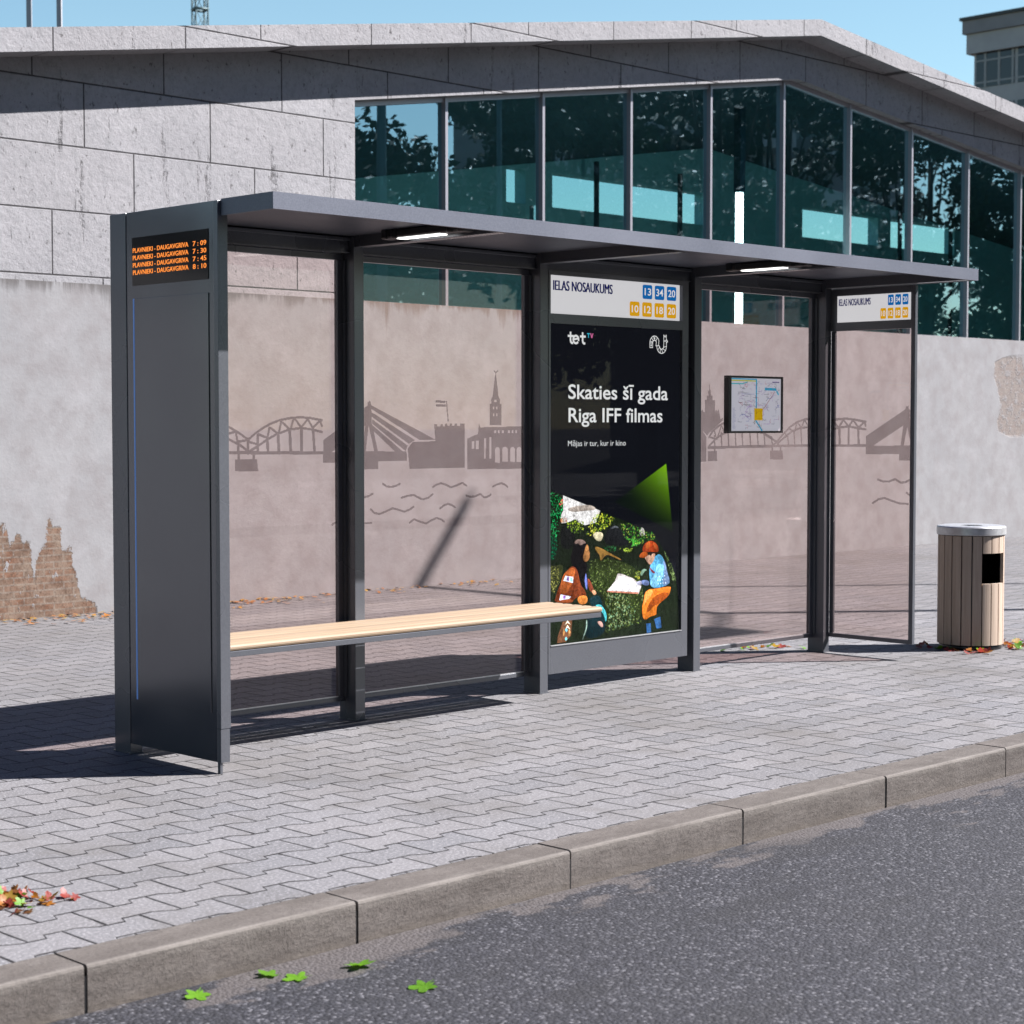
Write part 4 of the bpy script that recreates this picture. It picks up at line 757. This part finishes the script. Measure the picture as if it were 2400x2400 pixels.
# ceiling and inside
m = MB()
c0 = [(XL, zs(XL)), (12.29, zs(12.29)), (XR, zs(XR))]
def strip(y0, y1, dz): 
    a = [m.b.verts.new((x + sk(y0), y0, z - dz)) for x, z in c0]; b = [m.b.verts.new((x + sk(y1), y1, z - dz)) for x, z in c0]
    for i in range(2): m.b.faces.new((a[i], a[i + 1], b[i + 1], b[i]))
strip(5.75, 10.0, .30); m.build('ceiling', MT['innerdark'], H)
fz = lambda x: zs(x - 4.0) - .31
m = MB(); Y = 10.0
m.box(XL + 4, XR + 4, Y, Y + .2, -.2, 4.30)
op = [(12.25, 12.60), (13.10, 16.25), (18.58, 20.60), (20.95, 22.85), (26.4, 29.0)]
xs = [XL + 4] + [q for o in op for q in o] + [XR + 4]
for i in range(0, len(xs), 2): m.box(xs[i], xs[i + 1], Y + .002, Y + .198, 4.301, 4.749)
tp = [(12.25, 4.75), (22.80, 4.75), (22.80, fz(22.80) + .4), (16.29, fz(16.29) + .4), (12.25, fz(12.25) + .4)]
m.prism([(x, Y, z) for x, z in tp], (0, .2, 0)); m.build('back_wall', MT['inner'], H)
for a, b in op: box('rear_window', MT['cglass'], H, a + .001, b - .001, Y + .09, Y + .10, 4.3012, 4.7488)
m = MB().box(XL, XR + 4, 5.76, 9.99, -.25, -.02); m.build('hall_floor', MT['hfloor'], H)
m = MB(); m.prism([(XL + .02, 5.752, -.2), (XL + .02, 5.752, zs(XL) - .3), (XL + 4, 9.998, zs(XL) - .3), (XL + 4, 9.998, -.2)], (-.02, .0, 0)); m.build('end_wall', MT['inner'], H)
m = MB(); m.prism([(XR - .02, 5.752, -.2), (XR - .02, 5.752, zs(XR) - .3), (XR + 3.98, 9.998, zs(XR) - .3), (XR + 3.98, 9.998, -.2)], (.02, .0, 0)); m.build('end_wall', MT['inner'], H)
for x in (13.52, 15.22, 20.62, 22.1): box('interior_column', MT['innerdark'], H, x, x + .05, 9.6, 9.65, -.02, 4.9)
# window strip
MX = [5.90 + .0] + [7.075 + 1.2725 * k for k in range(22)] + [XR]
MX[0] = X0
for i in range(len(MX) - 1):
    a, b = MX[i] + (.017 if i else .002), MX[i + 1] - .017
    if b - a < .1: continue
    zt = [zw(a) - .002, zw(b) - .002]; outl = [(a, 5.60, 2.5365), (b, 5.60, 2.5365), (b, 5.60, zt[1])]
    if a < 12.29 < b: outl.append((12.29, 5.60, zw(12.29) - .002))
    outl.append((a, 5.60, zt[0]))
    MB().poly(outl) if False else None
    m = MB(); m.poly(outl); m.build('window_pane', MT['hallglass'], H, fix=False)
    if i:
        x = MX[i]; MB().box(x - .016, x + .016, 5.548, 5.64, 2.5362, zw(x) - .008 if abs(x - 12.29) > .05 else zw(x) - .02).build('window_fin', MT['fin'], H)
m = MB(); 
for a, b in ((X0 + .003, 12.29), (12.29, XR - .003)):
    m.prism([(a, 5.57, zw(a) - .003), (b, 5.57, zw(b) - .003), (b, 5.57, zw(b) - .045), (a, 5.57, zw(a) - .045)], (0, .028, 0))
m.build('window_head', MT['fin'], H)
box('sunlit_column', MT['strip'], H, 12.185, 12.247, 6.18, 6.242, .0, 4.08)['label'] = 'white column behind the hall glass, its sunlight put in as glow'  # sunlit part of an interior column, added as a glowing box
box('interior_column', MT['innerdark'], H, 12.17, 12.262, 6.165, 6.257, 4.081, 5.05)  # upper part of that column, its shade put into the dark colour
box('pale_pipe', MT['strip2'], H, 8.62, 8.68, 5.95, 6.01, .0, 3.62)

# ------------------------------------------------------------------ things seen above the hall roof
T = thing('apartment_block', 'distant blue-grey apartment block rising above the right end of the hall roof', 'building', (93.24, 40, 0))
bxx = 93.24; ye = 52.38
box('wall', MT['ablock'], T, bxx, bxx + 14, 20, ye, -.2, 23.3)
box('upper_wall', MT['ablock'], T, bxx - .35, bxx + 14.3, 19.6, ye + .33, 23.31, 24.47)
box('parapet', MT['ablock2'], T, bxx - .55, bxx + 14.5, 19.4, ye + .5, 24.471, 25.25)
box('roof_edge', MT['black'], T, bxx - .7, bxx + 14.6, 19.3, ye + .62, 25.251, 25.43)
for fl in range(6):
    zt = 22.85 - fl * 3.0; zb = zt - 1.25
    for k in range(9):
        y1 = ye - .15 - k * 2.75
        wn = MB()
        w0 = y1 - 2.55
        for yy in (y1 - .62, y1 - 1.53, y1 - 2.43): wn.box(bxx - .06, bxx + .02, yy - .07, yy + .07, zb - .3, zt + .45)
        wn.box(bxx - .055, bxx + .02, w0, y1, zt - .04, zt + .06); wn.box(bxx - .055, bxx + .02, w0, y1, zb - .06, zb + .04)
        wn = wn.build('window', MT['frame_w'], T)
        box('pane', MT['darkwin'], wn, bxx - .03, bxx - .01, w0, y1, zb - .3, zt + .45)
T = thing('lattice_mast', 'thin green-grey steel lattice mast standing behind the hall roof', 'mast', (37.1, 51.5, 0))
m = MB(); mc = Vector((37.1, 51.5, 0)); hw = .26; an = R(28)
cor = [Vector((math.cos(an + R(90 * k)) * hw * 1.30, math.sin(an + R(90 * k)) * hw * 1.30, 0)) + mc for k in range(4)]
for c in cor: m.tube(c, c + Vector((0, 0, 30)), .03, .03, 6)
m.build('mast_leg', MT['mast'], T)
m = MB()
for k in range(4):
    a, b = cor[k], cor[(k + 1) % 4]
    for i in range(24):
        z0 = 6.03 + i * 1.0 - .06 * 0
        m.tube(a + Vector((0, 0, z0)), b + Vector((0, 0, z0 + 1.0)), .014, .014, 5); m.tube(b + Vector((0, 0, z0)), a + Vector((0, 0, z0 + 1.0)), .014, .014, 5)
    for i in range(0):
        z0 = 5.1 + i * 3.0; m.tube(a + Vector((0, 0, z0 - .03)), b + Vector((0, 0, z0 - .03)), .05, .05, 6)
m.build('mast_bracing', MT['mast'], T)
for i in range(9):
    m = MB(); z0 = 5.1 + i * 3.0
    for k in range(4): m.tube(cor[k] + Vector((0, 0, z0 - .03)), cor[(k + 1) % 4] + Vector((0, 0, z0 - .03)), .05, .05, 6)
    m.build('mast_ring', MT['mast'], T)
T = thing('glass_stair_tower', 'pale glass tower with white corner posts behind the left end of the hall roof', 'glass tower', (14.0, 26.0, 0))
A0 = Vector((14.51, 25.43, 0)); ux = Vector((.716, -.698, 0)); uy = Vector((.698, .716, 0)); cs = [A0, A0 + ux * .585, A0 + ux * .585 + uy * 2.2, A0 - ux * 2.4 + uy * 2.2, A0 - ux * 2.4]
for c in (cs[0], cs[1], cs[4], cs[3]): 
    MB().box(c.x - .045, c.x + .045, c.y - .045, c.y + .045, -.2, 14, rot=Matrix.Rotation(R(-44), 3, 'Z')).build('corner_post', MT['white_post'], T)
m = MB()
for a, b in ((cs[0], cs[1]), (cs[4], cs[0]), (cs[3], cs[4])): m.poly([a + Vector((0, 0, -.1)), b + Vector((0, 0, -.1)), b + Vector((0, 0, 13.9)), a + Vector((0, 0, 13.9))])
m.build('glass_wall', MT['paleglass'], T, fix=False)

# ------------------------------------------------------------------ street lamp past the right edge: its shadow lies across the pavement
T = thing('street_lamp', 'tall steel street lamp beyond the litter bin whose arm throws a shadow on the wall', 'street lamp', (15.4, -4.86, -.13), None)
MB().tube((15.4, -4.86, -.13), (15.4, -4.86, 11.0), .10, .06, 14).build('lamp_post', MT['mast'], T)
MB().tube((15.4, -4.86, 10.96), (15.4, -1.0, 10.98), .066, .056, 12).build('lamp_arm', MT['mast'], T)
m = MB().tube((15.4, -4.86, 10.9), (14.5, -5.66, 11.0), .04, .04, 8); m.box(13.95, 14.7, -5.96, -5.46, 10.95, 11.1, bev=.03); m.build('lamp_head', MT['mast'], T)
T = thing('catenary_pole', 'slim steel pole right of the street lamp throwing a thin shadow across the pavement', 'pole', (14.6, -1.32, 0))
MB().tube((14.6, -1.32, 0), (14.6, -1.32, 9.6), .045, .03, 12).build('pole_shaft', MT['mast'], T)

# ------------------------------------------------------------------ across the street (mirrored in the hall glass, plus unseen sky blockers)
def tree_mesh(seed, hgt, rad, n):
    r = random.Random(seed); b = bmesh.new(); cols = []
    cl = []
    for i in range(34):
        a = r.uniform(0, 6.283); t = r.random() ** .6; hz = r.uniform(.28, 1.0)
        rr = rad * t * math.sin(math.pi * min(1, max(.12, (hz - .12) / .95))) ** .7
        cl.append((rr * math.cos(a), rr * math.sin(a), hgt * hz, r.uniform(.55, 1.15), r.uniform(.6, 1.35)))
    for i in range(n):
        cx, cy, cz, cr, cg = r.choice(cl)
        d = Vector((r.gauss(0, 1), r.gauss(0, 1), r.gauss(0, .8))).normalized() * cr * r.uniform(.45, 1.0)
        p = Vector((cx, cy, cz)) + d
        u = Vector((r.gauss(0, 1), r.gauss(0, 1), r.gauss(0, 1))).normalized(); v = u.orthogonal().normalized(); s = r.uniform(.09, .17)
        b.faces.new([b.verts.new(p + u * s), b.verts.new(p + v * s * .55), b.verts.new(p - u * s), b.verts.new(p - v * s * .55)])
        g = cg * r.uniform(.75, 1.25); cols += [(.040 * g, .075 * g, .022 * g)] * 4
    me = bpy.data.meshes.new('crown'); b.to_mesh(me); b.free()
    at = me.color_attributes.new('tint', 'FLOAT_COLOR', 'POINT')
    for i, c in enumerate(cols): at.data[i].color = (*c, 1)
    me.materials.append(MT['foliage'])
    m = MB(); m.tube((0, 0, -.1), (0, 0, hgt * .35), .22, .15, 10); m.tube((0, 0, hgt * .34), (.1, 0, hgt * .8), .15, .05, 8)
    for cx, cy, cz, cr, cg in cl[:14]: m.tube((0, 0, hgt * r.uniform(.28, .5)), (cx * .8, cy * .8, cz), .07, .02, 6)
    bmesh.ops.recalc_face_normals(m.b, faces=m.b.faces); mt = bpy.data.meshes.new('trunk'); m.b.to_mesh(mt); m.b.free(); mt.materials.append(MT['bark'])
    return me, mt
TM = [tree_mesh(5, 11.5, 4.2, 9000), tree_mesh(9, 8.3, 3.2, 6500)]
TREES = [(26.0, -19.5, 1, 1.08, 'lowest leafy tree mirrored in the leftmost hall window'), (30.2, -20.5, 1, 1.02, 'small leafy tree mirrored across the first hall window bar'), (35.2, -20.0, 0, 1.0, 'leafy tree mirrored in the second hall window'),
         (37.5, -22.5, 0, 1.15, 'broad leafy tree mirrored in the third hall window'), (43.0, -20.0, 0, 1.3, 'tall leafy tree mirrored in the fourth hall window'), (48.5, -21.5, 0, 1.3, 'tall leafy tree mirrored below the gable peak'),
         (54.5, -19.5, 0, 1.2, 'leafy tree mirrored in the windows right of the gable peak'), (62.0, -20.5, 0, 1.0, 'sparse leafy tree mirrored in the rightmost hall window'),
         (55.0, -27.5, 0, 1.45, 'tallest leafy tree standing behind the mirrored front row'), (66.0, -28.0, 0, 1.4, 'tall back-row tree mirrored left of the last window bar'), (46.0, -29.0, 0, 1.4, 'tall back-row tree mirrored beside the balcony house'), (75.0, -25.0, 0, 1.1, 'farthest leafy tree mirrored at the right edge of the hall glass')]
for i, (x, y, k, s, lab) in enumerate(TREES):
    T = thing('street_tree', lab, 'tree', (x, y, -.02), 'trees across the street'); T.rotation_euler.z = i * 1.3; T.scale = (s, s, s)
    for nm, me in (('crown', TM[k][0]), ('trunk', TM[k][1])):
        o = bpy.data.objects.new(nm, me); COL.objects.link(o); o.parent = T
T = thing('balcony_block', 'pale apartment house with balconies mirrored between the trees in the hall glass', 'building', (79, -50, 0))
box('wall', MT['ablock2'], T, 63, 99, -54, -50, -.2, 26)
for fl in range(8):
    z = 2.6 + fl * 3.0
    for k in range(6):
        x = 63.6 + k * 6.0
        bq = MB(); bq.box(x, x + 4.2, -50, -48.6, z, z + .18); bq.box(x, x + 4.2, -48.72, -48.6, z + .181, z + 1.1); bq.box(x, x + .12, -49.99, -48.721, z + .181, z + 1.1); bq.box(x + 4.08, x + 4.2, -49.99, -48.721, z + .181, z + 1.1)
        bq.build('balcony', MT['white_post'], T)
        box('window', MT['darkwin'], T, x + .4, x + 3.8, -50.05, -49.98, z + .2, z + 2.3)

for k, (xa, xb, yb, hh, lab) in enumerate([(-75, -42, -33, 15, 'unseen long grey terrace across the road at the far left, added to block low sky'), (-41.5, -14, -34, 18, 'unseen tall grey block across the road behind the camera, added to block low sky'), (-13.5, 12, -33, 16, 'unseen grey block across the road facing the shelter bench, added to block low sky'), (12.5, 26, -36, 14.5, 'unseen low grey block across the road beside the trees, added to block low sky')]):  # unseen blocks added to cut low sky light on the facade
    T = thing('sky_blocker', lab, 'building', ((xa + xb) / 2, yb, 0), 'unseen sky-blocking buildings across the road')
    box('wall', MT['ablock2'], T, xa, xb, yb - 12, yb, -.2, hh)  # body of the unseen sky blocker
    box('sky_blocker_cornice', MT['ablock'], T, xa - .2, xb + .2, yb - 12.2, yb + .3, hh + .001, hh + .4)
    for fl in range(int(hh // 3.2)):
        for c in range(int((xb - xa) // 3)):
            x = xa + .8 + c * 3.0; z = 1.0 + fl * 3.2
            wn = box('window', MT['frame_w'], T, x, x + 1.5, yb + .001, yb + .04, z, z + 1.6); box('pane', MT['darkwin'], wn, x + .08, x + 1.42, yb + .041, yb + .05, z + .08, z + 1.52)
# ------------------------------------------------------------------ fallen leaves
def leaf_mesh(seed, lobes=5, curl=.5, stalk=True):
    r = random.Random(seed); b = bmesh.new(); n = 30; pts = []
    for i in range(n):
        a = 2 * math.pi * i / n - math.pi / 2
        lob = abs(math.cos((a + math.pi / 2) * lobes / 2.0 + math.pi / 2 * (lobes % 2 == 0)))
        rad = (.52 + .48 * abs(math.cos((a + math.pi / 2) * lobes / 2.0)) ** 1.5) * (.82 + .18 * math.sin(a)) * r.uniform(.88, 1.08)
        if abs(a + math.pi / 2) < .2 or abs(a - 1.5 * math.pi) < .2: rad = .35
        pts.append((rad * math.cos(a), rad * math.sin(a)))
    tw = r.uniform(-.5, .5)
    f = lambda x, y: curl * (.35 * x * x + .18 * y * y) + tw * .35 * x * y + r.uniform(-.03, .03)
    c = b.verts.new((0, 0, 0)); mid = [b.verts.new((x * .5, y * .5, f(x * .5, y * .5))) for x, y in pts]; ou = [b.verts.new((x, y, f(x, y))) for x, y in pts]
    for i in range(n):
        j = (i + 1) % n
        b.faces.new((c, mid[i], mid[j])); b.faces.new((mid[i], ou[i], ou[j], mid[j]))
    if stalk:
        s = [b.verts.new(p) for p in ((-.025, -.2, .01), (.025, -.2, .01), (.06, -.75, .10), (.02, -.75, .10))]; b.faces.new(s)
    for fc in b.faces: fc.smooth = True
    mn = min(v.co.z for v in b.verts)
    for v in b.verts: v.co.z -= mn
    me = bpy.data.meshes.new('leaf'); b.to_mesh(me); b.free(); return me
LM = [(s, leaf_mesh(s, (5, 3, 5, 3, 5, 3)[s % 6], .35 + .2 * (s % 4))) for s in range(8)]
LCACHE = {}
def put_leaf(x, y, z, size, colour, label, group, tilt=.3, var=None):
    s, base = LM[var if var is not None else random.randrange(8)]
    key = (s, colour)
    if key not in LCACHE:
        me = base.copy(); me.materials.append(LEAF[colour]); LCACHE[key] = me
    o = bpy.data.objects.new('fallen_leaf', LCACHE[key]); COL.objects.link(o)
    o.rotation_euler = (random.uniform(-tilt, tilt), random.uniform(-tilt, tilt), random.uniform(0, 6.28)); o.scale = (size,) * 3
    o.location = (x, y, z)
    mat = o.rotation_euler.to_matrix(); lowest = min((mat @ (v.co * size)).z for v in LCACHE[key].vertices)
    o.location.z = z - lowest + .001
    return tag(o, label, 'leaf', group)
GR = 'green leaves lying on the road'
for x, y, s, v, lab in [(-1.585, -2.745, .047, 0, 'bright green maple leaf on the road, nearest the bottom left kerb joint'), (-1.325, -2.735, .043, 2, 'green leaf on the road lying closest to the kerb face'),
                        (-1.285, -2.815, .047, 4, 'green leaf on the road between two others below the kerb'), (-1.085, -2.845, .048, 6, 'green leaf on the road, highest in the picture of the five'),
                        (-1.085, -3.135, .050, 0, 'green leaf on the road lying farthest from the kerb')]:
    put_leaf(x, y, -.13, s * random.uniform(1.05, 1.3), 'green', lab, GR, .16, v)
pal = ['orange'] * 5 + ['red'] * 5 + ['brown'] + ['yellow'] + ['green'] * 2
for i in range(64):
    t, u = random.gauss(0, 1), random.gauss(0, 1)
    x, y = -1.675 + t * .044 - u * .046, -1.900 - t * .060 - u * .042
    c = random.choice(pal); put_leaf(x, y, random.choice([0, 0, .006]), random.uniform(.018, .028), c, f'{c} leaf in the small pile on the paving by the kerb at lower left', 'leaves in the pile near the kerb', .8)
put_leaf(-1.532, -2.022, 0, .024, 'orange', 'single orange leaf lying just right of the pile near the kerb', 'leaves in the pile near the kerb', .2)
for x, y, c, s in [(4.81, .50, 'green', .075), (4.93, .44, 'green', .05), (4.99, .47, 'orange', .06), (5.00, .40, 'yellow', .07), (5.05, .50, 'green', .06), (5.06, .56, 'red', .06), (5.02, .43, 'red', .05), (5.11, .50, 'red', .06), (5.13, .42, 'orange', .06),
                   (5.20, .43, 'green', .07), (5.17, .36, 'yellow', .07), (5.22, .35, 'red', .07), (5.27, .33, 'orange', .05), (5.255, .20, 'green', .06), (4.94, .58, 'red', .05)]:
    put_leaf(x, y, 0, s * .55, c, f'{c} leaf on the paving under the pane with the route map', 'leaves below the map pane', .5)
pal2 = ['orange'] * 3 + ['red'] * 4 + ['yellow'] * 2 + ['green', 'brown']
for i in range(60):
    right = i >= 22
    if right: a = random.uniform(-1.35, -.1); d = br + .03 + abs(random.gauss(0, .16))
    else: a = random.uniform(2.4, 4.1); d = br + .03 + abs(random.gauss(0, .09))
    c = random.choice(pal2)
    put_leaf(bx + d * math.cos(a), by + d * math.sin(a), random.choice([0, 0, .01]), random.uniform(.026, .045), c, f'{c} leaf on the paving to the {"right" if right else "left"} of the litter bin', 'leaves around the litter bin', .6)
m = MB(); rl_ = random.Random(4); b = m.b; cols = []
for i in range(520):
    x = rl_.uniform(-2, 7.6) if i % 3 else rl_.uniform(2.4, 5.0); y = 5.42 - abs(rl_.gauss(0, .22)); s = rl_.uniform(.018, .035); a = rl_.uniform(0, 6.28)
    if y < 4.6: continue
    ti = rl_.uniform(-.6, .6); ca, sa = math.cos(a) * s, math.sin(a) * s
    p = Vector((x, y, .012)); u = Vector((ca, sa, s * ti * .5)); v = Vector((-sa * .6, ca * .6, 0))
    b.faces.new([b.verts.new(p + u), b.verts.new(p + v), b.verts.new(p - u), b.verts.new(p - v)])
    c = rl_.choice([(.6, .3, .02), (.55, .2, .02), (.4, .17, .06), (.62, .38, .04)]); cols += [c] * 4
me = bpy.data.meshes.new('wall_foot_leaves'); b.to_mesh(me); b.free()
at = me.color_attributes.new('tint', 'FLOAT_COLOR', 'POINT')
for i, c in enumerate(cols): at.data[i].color = (*c, 1)
tag(link('wall_foot_leaves', me, MT['mapprint']), 'thin drift of orange leaves along the foot of the plaster wall', 'leaves', None, 'stuff')

# ------------------------------------------------------------------ light, sky, camera
sd = Vector((.80, -.63, 1.0)).normalized()
el = math.asin(sd.z); rot = math.atan2(sd.x, sd.y)
L = bpy.data.lights.new('sun', 'SUN'); L.energy = 5.0; L.angle = R(.5); L.color = (1, .965, .965)
lo_ = bpy.data.objects.new('sun', L); COL.objects.link(lo_); lo_.rotation_euler = sd.to_track_quat('Z', 'Y').to_euler(); lo_.location = (20, -20, 30)
W = bpy.data.worlds.new('World'); SC.world = W; W.use_nodes = True
nt = W.node_tree; bg = nt.nodes['Background']; sky = nt.nodes.new('ShaderNodeTexSky'); sky.sky_type = 'NISHITA'; sky.sun_disc = False
sky.sun_elevation = el; sky.sun_rotation = rot; sky.air_density = 1.0; sky.dust_density = .3; sky.ozone_density = 6.0; sky.altitude = 0
tc = nt.nodes.new('ShaderNodeTexCoord'); sx = nt.nodes.new('ShaderNodeSeparateXYZ'); nt.links.new(tc.outputs['Generated'], sx.inputs[0])
mr = nt.nodes.new('ShaderNodeMapRange'); mr.interpolation_type = 'SMOOTHSTEP'; nt.links.new(sx.outputs[2], mr.inputs[0])
for i, v in enumerate((.26, .62, 1.0, .0)): mr.inputs[i + 1].default_value = v       # a clear sky: pale near the horizon, deep overhead
mx = nt.nodes.new('ShaderNodeMix'); mx.data_type = 'RGBA'; nt.links.new(mr.outputs[0], mx.inputs[0])
mx.inputs[6].default_value = (.13, .235, .46, 1); mx.inputs[7].default_value = (1.28, 1.22, .95, 1)
vm = nt.nodes.new('ShaderNodeVectorMath'); vm.operation = 'MULTIPLY'; nt.links.new(sky.outputs[0], vm.inputs[0]); nt.links.new(mx.outputs[2], vm.inputs[1])
nt.links.new(vm.outputs[0], bg.inputs[0]); bg.inputs[1].default_value = .05
F = Vector((math.sin(.7837) * math.cos(-.0474), math.cos(.7837) * math.cos(-.0474), math.sin(-.0474)))
cam = bpy.data.cameras.new('camera'); co = bpy.data.objects.new('camera', cam); COL.objects.link(co)
co.location = (-4.5658, -6.9761, 1.4618); co.rotation_euler = F.to_track_quat('-Z', 'Y').to_euler()
cam.sensor_width = 36; cam.lens = 4350.79 / 2400 * 36; cam.clip_start = .05; cam.clip_end = 2000
cam.dof.use_dof = True; cam.dof.focus_distance = 9.2; cam.dof.aperture_fstop = 6.0
SC.camera = co
vs = SC.view_settings; vs.view_transform = 'Standard'; vs.look = 'None'; vs.gamma = 1; vs.exposure = 1.81; vs.use_curve_mapping = False
cy = SC.cycles; cy.max_bounces = 10; cy.transparent_max_bounces = 32; cy.diffuse_bounces = 4; cy.glossy_bounces = 5; cy.transmission_bounces = 8
cy.caustics_reflective = False; cy.caustics_refractive = False; cy.sample_clamp_indirect = 6
